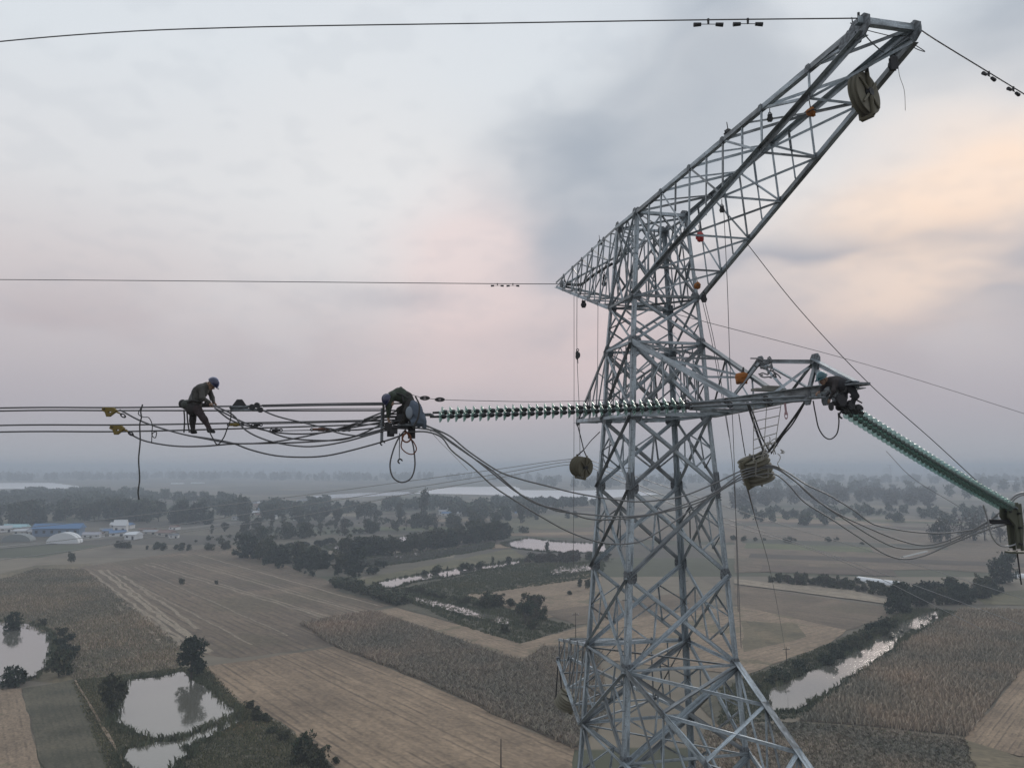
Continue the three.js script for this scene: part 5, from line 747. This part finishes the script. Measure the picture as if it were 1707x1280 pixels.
// far woods read as one mass
function wood(name, label, pxs, n, h0, h1, seed, tones) {
  const r = rng(seed), ps = poly(pxs), pts = scatter(ps, n, r).filter(([x, z]) => fbm(x / 55 + seed, z / 75 + 31, 4) > .43 && !shores.some(w => inside(w, x, z))), g = leafCrown(seed, 220, .1, lobeSet(seed, 5, .42, .05, .95), tones, .3), m = new THREE.InstancedMesh(g, leafMat, pts.length), q = new THREE.Quaternion(), M4 = new THREE.Matrix4();
  pts.forEach(([x, z], i) => { const h = h0 + (h1 - h0) * r(); q.setFromAxisAngle(Yd, r() * 6.28); m.setMatrixAt(i, M4.compose(V3(x, 0, z), q, V3(h * (.8 + .5 * r()), h, h * (.8 + .5 * r())))); });
  m.name = numbered(name); m.castShadow = m.receiveShadow = true; m.userData = { label, category: 'wood', kind: 'stuff' }; scene.add(m);
}
wood('far_wood', 'big hazy wood behind the village at left', [[-200, 874], [150, 866], [300, 872], [440, 864], [400, 842], [200, 826], [-200, 826]], 700, 10, 17, 41, green);
wood('far_wood', 'hazy tree belt across the middle distance', [[430, 866], [690, 850], [840, 870], [960, 852], [820, 842], [600, 838], [440, 846]], 260, 8, 15, 42, green);
wood('far_wood', 'pale tree belts near the horizon at left', [[-300, 804], [300, 800], [900, 803], [900, 798], [300, 793], [-300, 797]], 700, 14, 26, 43, green);
wood('far_wood', 'pale tree belts near the horizon at right', [[900, 812], [1300, 832], [1800, 842], [1800, 800], [1300, 797], [900, 800]], 520, 12, 22, 44, green);
wood('far_wood', 'hazy grove right of the tower in front of the far fields', [[1225, 850], [1290, 846], [1420, 842], [1560, 846], [1560, 830], [1400, 826], [1225, 830]], 200, 10, 17, 45, brown);
wood('far_wood', 'faint woods on the horizon', [[-1200, 791], [900, 789], [2600, 791], [2600, 785], [900, 784], [-1200, 785]], 1400, 22, 40, 46, green);
wood('far_wood', 'dark belt along the far lake shore', [[800, 848], [1000, 846], [1000, 838], [960, 839], [820, 838]], 110, 7, 13, 47, deep);
wood('scrub', 'dark scrub mass at the left end of the canals', [[425, 938], [520, 962], [600, 968], [650, 950], [600, 932], [480, 915], [400, 912]], 100, 1.5, 4.5, 48, deep);
wood('scrub', 'dark scrub between the two canals', [[560, 934], [640, 930], [840, 902], [832, 888], [700, 898], [590, 912]], 60, 1.5, 3, 49, deep);
wood('scrub', 'brownish scrub between the bright waters left of the tower', [[870, 938], [990, 942], [1000, 926], [880, 922]], 160, 1.5, 4, 50, brown);
wood('scrub', 'dark orchard mass right of the tower', [[1285, 970], [1380, 980], [1480, 994], [1500, 982], [1400, 966], [1300, 962]], 80, 1.5, 3.5, 51, green);
wood('scrub', 'dark scrub at the bend of the right stream', [[1480, 1020], [1520, 1008], [1600, 1008], [1680, 988], [1560, 982], [1490, 994]], 70, 2, 4.5, 52, deep);
wood('scrub', 'low scrub on the bank left of the narrow canal', [[560, 972], [620, 984], [680, 1006], [660, 1012], [600, 992], [550, 978]], 130, 1.5, 3.5, 53, green);
wood('scrub', 'hazy scrub and gardens right of the village road', [[300, 908], [420, 888], [560, 872], [700, 866], [840, 878], [700, 884], [520, 896], [400, 908]], 260, 1.5, 5, 54, green);
wood('far_wood', 'hazy scattered groves in the far fields at right', [[1230, 880], [1500, 872], [1800, 880], [1800, 858], [1500, 850], [1230, 856]], 150, 4, 10, 55, green);
// standing corn, reeds and rough grass
function blades(seed, n, h, w, tones, lean = .5) { const r = rng(seed), pos = [], cl = [], idx = []; for (let i = 0; i < n; i++) { const a = r() * 6.28, x = (r() - .5) * .7, z = (r() - .5) * .7, hh = h * (.65 + .5 * r()), lx = (r() - .5) * h * lean, lz = (r() - .5) * h * lean, c = tones[i % tones.length], o = pos.length / 3, dx = Math.cos(a) * w, dz = Math.sin(a) * w; pos.push(x - dx, 0, z - dz, x + dx, 0, z + dz, x + lx * .4 + dx * .8, hh * .7, z + lz * .4 + dz * .8, x + lx * .4 - dx * .8, hh * .7, z + lz * .4 - dz * .8, x + lx, hh, z + lz); for (let k = 0; k < 5; k++) cl.push(...c); idx.push(o, o + 1, o + 2, o, o + 2, o + 3, o + 3, o + 2, o + 4); } const g = new THREE.BufferGeometry(); g.setAttribute('position', new THREE.Float32BufferAttribute(pos, 3)); g.setAttribute('color', new THREE.Float32BufferAttribute(cl, 3)); g.setIndex(idx); g.computeVertexNormals(); return g; }
const dry = [[.29, .243, .185], [.225, .19, .148], [.36, .305, .235], [.245, .198, .162], [.2, .18, .13]], weedy = [[.13, .13, .07], [.18, .158, .095], [.22, .185, .12], [.1, .108, .056]], reed = [[.082, .094, .05], [.065, .08, .044], [.12, .118, .068]];
function spread(name, label, cat, pts, g, s0, s1, seed, vary = .25) { const r = rng(seed), m = new THREE.InstancedMesh(g, leafMat, pts.length), q = new THREE.Quaternion(), M4 = new THREE.Matrix4(), c = new THREE.Color(); pts.forEach(([x, z], i) => { const s = s0 + (s1 - s0) * r(), p = fbm(x * .06 + 90, z * .06 + 40, 4); q.setFromAxisAngle(Yd, r() * 6.28); m.setMatrixAt(i, M4.compose(V3(x, 0, z), q, V3(s * 1.1, s * (.7 + .6 * p), s * 1.1))); const v = 1 + (p - .5) * 2 * vary + (r() - .5) * .3; c.setRGB(v * (1 + (p - .5) * .3), v, v * (1 - (p - .5) * .1)); m.setColorAt(i, c); }); m.name = numbered(name); m.castShadow = m.receiveShadow = true; m.userData = { label, category: cat, kind: 'stuff' }; scene.add(m); }
function rowsIn(ps, dir, rowGap, step, seed, jit = .35) { const r = rng(seed), c = Math.cos(dir), s = Math.sin(dir); let u0 = 1e9, u1 = -1e9, v0 = 1e9, v1 = -1e9; for (const p of ps) { const u = p.x * c + p.z * s, v = -p.x * s + p.z * c; u0 = Math.min(u0, u); u1 = Math.max(u1, u); v0 = Math.min(v0, v); v1 = Math.max(v1, v); } const out = []; for (let v = v0; v < v1; v += rowGap) for (let u = u0; u < u1; u += step) { if (r() < .12) continue; const uu = u + (r() - .5) * step, vv = v + (r() - .5) * jit, x = uu * c - vv * s, z = uu * s + vv * c; if (inside(ps, x, z)) out.push([x, z]); } return out; }
spread('standing_corn', 'standing dry brown corn strip left of the tower', 'corn', rowsIn(cornPs, dirOf([560, 1060], [960, 1230]), 1.0, .55, 61), blades(62, 8, 1.15, .085, dry, 1.5), .8, 1.25, 63, .35);
spread('standing_corn', 'large dry brown corn field at the lower right', 'corn', rowsIn(cornR, dirOf([1340, 1200], [1600, 1020]), 1.05, .55, 64), blades(65, 8, 1.15, .085, dry, 1.5), .7, 1.2, 66, .35);
spread('weeds', 'rough dry weeds on the slope beside the left pond', 'weeds', scatter(poly([[-60, 985], [60, 948], [140, 950], [325, 1095], [285, 1116], [120, 1135], [100, 1060], [-60, 1035]]), 12000, rng(67)), blades(68, 6, .5, .07, dry.concat(weedy), 1), .6, 1.4, 69, .4);
spread('weeds', 'rough weeds along the bottom right below the corn field', 'weeds', scatter(poly([[1180, 1215], [1330, 1206], [1480, 1219], [1606, 1234], [1640, 1330], [1120, 1340]]), 11000, rng(167)), blades(168, 6, .5, .085, dry.concat(weedy), 1.3), .6, 1.5, 169, .45);
spread('bank_weeds', 'dark rough grass on the canal banks', 'grass', scatter(poly([[560, 985], [640, 986], [780, 1048], [870, 1074], [960, 1044], [905, 1034], [780, 994], [1000, 962], [990, 938], [880, 940], [650, 985]]), 9000, rng(70)), blades(71, 6, .6, .09, reed), .6, 1.4, 72, .3);
spread('bank_weeds', 'dark rough grass on the right stream banks', 'grass', scatter(poly([[1200, 1150], [1385, 1074], [1520, 1014], [1600, 1020], [1500, 1074], [1440, 1114], [1335, 1196], [1200, 1210]]), 7000, rng(73)).filter(([x, z]) => !inside(shores[3], x, z)), blades(74, 6, .5, .09, reed), .6, 1.3, 75, .3);
spread('meadow_grass', 'rough grass around the ponds at lower left', 'grass', scatter(poly([[120, 1135], [340, 1110], [400, 1175], [480, 1215], [600, 1330], [200, 1330]]), 12000, rng(76)).filter(([x, z]) => !inside(shores[1], x, z) && !inside(shores[2], x, z)), blades(77, 6, .4, .08, weedy.concat(reed)), .6, 1.5, 78, .4);
{ const pts = [], r = rng(79), SGN = shores.map(ps => { let q = 0; for (let i = 0; i < ps.length; i++) { const a = ps[i], b = ps[(i + 1) % ps.length]; q += a.x * b.z - b.x * a.z; } return q > 0 ? 1 : -1; }); shores.forEach((ps, k) => { for (let i = 0; i < ps.length; i++) { const a = ps[i], b = ps[(i + 1) % ps.length], n = Math.round(a.distanceTo(b) * 3.2); for (let q = 0; q < n; q++) { const t = r(), w = -(r() + r() - .55) * 1.5 * SGN[k]; const d = b.clone().sub(a).normalize(); if (fbm(a.x * .2 + 9, a.z * .2, 3) < .4 && r() < .5) continue; pts.push([a.x + (b.x - a.x) * t - d.z * w, a.z + (b.z - a.z) * t + d.x * w]); } } }); spread('reeds', 'reeds and rough grass along the water edges', 'reeds', pts, blades(80, 8, .95, .08, reed, .8), .5, 1.5, 81, .3); }
// ---------------------------------------------------------------- village, sheds and poles
const roofCols = [col(.3, .31, .33), col(.2, .13, .11), col(.5, .51, .53), col(.12, .2, .34), col(.2, .21, .23)], wallCols = [col(.62, .61, .6), col(.5, .48, .45), col(.7, .7, .7), col(.45, .42, .38)];
const glassDark = mat(col(.03, .035, .04), .25);
function house(label, group, px, base, wpx, hpx, turn, roofM, wallM, depth = .6, name = 'house') {
  const p = gr(px, base), k = -p.z / F, w = wpx * k, h = hpx * k, d = w * depth, o = thing(name, label, 'building', p, group); o.rotation.y = turn; const wh = h * .62;
  part('wall', boxGeo(w, wh, d, 0, wh / 2, 0), wallM, o);
  const sh = new THREE.Shape(); sh.moveTo(-d * .58, 0); sh.lineTo(0, h - wh); sh.lineTo(d * .58, 0); sh.closePath(); const rg = new THREE.ExtrudeGeometry(sh, { depth: w * 1.06, bevelEnabled: false }); rg.translate(0, 0, -w * .53); rg.rotateY(Math.PI / 2); rg.translate(0, wh + .01, 0); const rf = part('roof', rg, roofM, o); part('ridge_cap', boxGeo(w * 1.06, .18, .3, 0, h + .05, 0), roofM, rf);
  const n = Math.max(2, Math.min(6, Math.round(w / 4))); for (let i = 0; i < n; i++) { const wn = part(i === Math.floor(n / 2) ? 'door' : 'window', boxGeo(w / n * .36, i === Math.floor(n / 2) ? wh * .7 : wh * .36, .06, -w / 2 + (i + .5) * w / n, i === Math.floor(n / 2) ? wh * .35 : wh * .58, d / 2 + .03), glassDark, o); }
  return o;
}
const blueRoof = mat(col(.085, .18, .34), .7), whiteTarp = mat(col(.66, .68, .7), .6), cyanRoof = mat(col(.32, .5, .54), .6), greyTarp = mat(col(.2, .22, .22), .7), whiteWall = mat(col(.6, .61, .62), .8);
house('long shed with a bright blue roof in the village at left', null, 97, 893, 72, 20, .12, blueRoof, mat(col(.14, .2, .3), .8), .35, 'shed'); house('shed with pale cyan roof at the left edge of the village', null, 26, 886, 36, 12, .1, cyanRoof, whiteWall, .5, 'shed'); house('low lilac grey shed right of the white domed tarp', null, 152, 897, 26, 10, .2, mat(col(.36, .36, .4), .7), whiteWall, .5, 'shed'); house('small white roofed hut alone right of the village', null, 222, 899, 22, 13, -.3, whiteTarp, whiteWall, .8, 'shed'); house('pale tall building between the trees of the village', null, 200, 891, 20, 24, .2, whiteWall, wallCols[0] && mat(wallCols[0], .8), .7, 'house');
function arch(label, px, base, wpx, hpx, m) { const p = gr(px, base), k = -p.z / F, o = thing('tarp_shelter', label, 'shelter', p), R = wpx * k / 2, H = hpx * k, g = new THREE.CylinderGeometry(1, 1, 1, 24, 1, false, -Math.PI / 2, Math.PI); g.rotateX(-Math.PI / 2); g.scale(R, H, R * 1.2); const c = part('cover', g, m, o); c.rotation.y = .2; for (let i = -1; i <= 1; i++) part('rib', new THREE.TorusGeometry(1, .012, 6, 20, Math.PI).scale(R * 1.01, H * 1.01, R).translate(0, 0, i * R * .55), M.alu, c); }
arch('white domed tarp shelter in front of the blue shed', 107, 905, 48, 17, whiteTarp); arch('grey domed tarp shelter left of the white one', 30, 902, 44, 12, greyTarp);
{ const r = rng(88); const lots = []; for (let i = 0; i < 20; i++) lots.push([395 + r() * 90, 838 + r() * 24]); for (let i = 0; i < 10; i++) lots.push([700 + r() * 230, 846 + r() * 14]); for (let i = 0; i < 22; i++) lots.push([5 + r() * 300, 880 + r() * 18]); for (let i = 0; i < 18; i++) lots.push([385 + r() * 130, 834 + r() * 34]);
  const made = lots.map(([x, y], i) => ({ x, y, g: i < 20 || i > 51 ? 0 : i < 30 ? 1 : 2, w: 7 + r() * 7, h: 4 + r() * 3, t: r() * 1.2 - .6, i })); const cnt = [0, 0, 0];
  for (const q of made.sort((a, b) => a.x - b.x)) house(`${ord(++cnt[q.g])} from the left, ${['small hazy house right of the big wood', 'tiny hazy house between trees left of the tower', 'low house in the village by the road'][q.g]}`, ['houses right of the big wood', 'houses between the trees', 'village houses by the road'][q.g], q.x, q.y, q.w * (q.g === 2 ? 1.9 : 1.1), q.h * (q.g === 2 ? 1.6 : 1.1), q.t, mat(roofCols[q.i % 5], .8), mat(wallCols[(q.i * 7) % 4], .85), .7); }
function greenhouse(label, a, b, h, m = whiteTarp) { const p = gr(...a), q = gr(...b), d = q.clone().sub(p), L = d.length(), k = -p.z / F, o = thing('greenhouse', label, 'greenhouse', p.clone().add(q).multiplyScalar(.5)); o.rotation.y = -Math.atan2(d.z, d.x); const H = h * k; const g = new THREE.CylinderGeometry(1, 1, L, 16, 1, false, 0, Math.PI); g.rotateZ(Math.PI / 2); g.rotateX(0); const gg = g.clone(); gg.scale(1, H, H * 1.3); part('cover', gg, m, o); part('base_rail', boxGeo(L, .3, H * 2.64, 0, .15, 0), whiteWall, o); part('end_frame', boxGeo(.2, H * .8, H * 1.6, L / 2 + .1, H * .4, 0), whiteWall, o); }
greenhouse('white plastic greenhouse in front of the orchard at right', [1432, 968], [1507, 978], 7); greenhouse('small white greenhouse at the right edge', [1690, 962], [1740, 966], 7); greenhouse('pale plastic tunnel at the field below the jumper sag', [1505, 930], [1545, 920], 2.2, greyTarp.clone()); greenhouse('far white shed line near the horizon at right', [1665, 803], [1740, 803], 1.5); greenhouse('far white strip left of the horizon woods', [285, 807], [306, 807], 2); greenhouse('second far white strip near the horizon', [318, 806], [340, 806], 2);
function pole(label, px, base, topPx, arm = true) { const p = gr(px, base), h = (base - topPx) * -p.z / F, o = thing('utility_pole', label, 'pole', p, 'utility poles in the fields'); part('shaft', rodGeo(V3(0, 0, 0), V3(0, h, 0), .12, .07, 8), barkMat, o); if (arm) part('crossarm', boxGeo(1.6, .12, .12, 0, h - .5, 0), barkMat, o); for (const x of arm ? [-.7, 0, .7] : [0]) part('pin_insulator', rodGeo(V3(x, h - .44, 0), V3(x, h - .2, 0), .05, .04, 6), whiteWall, o); }
pole('thin utility pole left of the tower by the corn strip', 960, 1082, 1024); pole('thin utility pole at the bottom edge in the stubble field', 835, 1292, 1236, false); pole('thin utility pole on the far bank of the right stream', 1312, 1108, 1080);
{ const p = gr(1485, 800), o = thing('far_pylon', 'tiny hazy pylon on the horizon right of the tower', 'pylon', p), H = 52; for (const [x, z] of [[-1, -1], [1, -1], [1, 1], [-1, 1]]) part('leg', rodGeo(V3(x * 5, 0, z * 5), V3(x * .8, H, z * .8), .5, .4, 5), M.steel, o); for (const [h, w] of [[H - 2, 8], [H - 11, 10], [H - 20, 12]]) part('crossarm', boxGeo(w * 2, .9, .9, 0, h, 0), M.steel, o); for (let i = 0; i < 6; i++) { const y0 = i * H / 6, y1 = (i + 1) * H / 6, w0 = 5 - 4.2 * i / 6, w1 = 5 - 4.2 * (i + 1) / 6; part('diagonal_brace', rodGeo(V3(-w0, y0, w0), V3(w1, y1, w1), .3, .3, 4), M.steel, o); part('diagonal_brace', rodGeo(V3(w0, y0, w0), V3(-w1, y1, w1), .3, .3, 4), M.steel, o); } }
renderer.render(scene, camera);
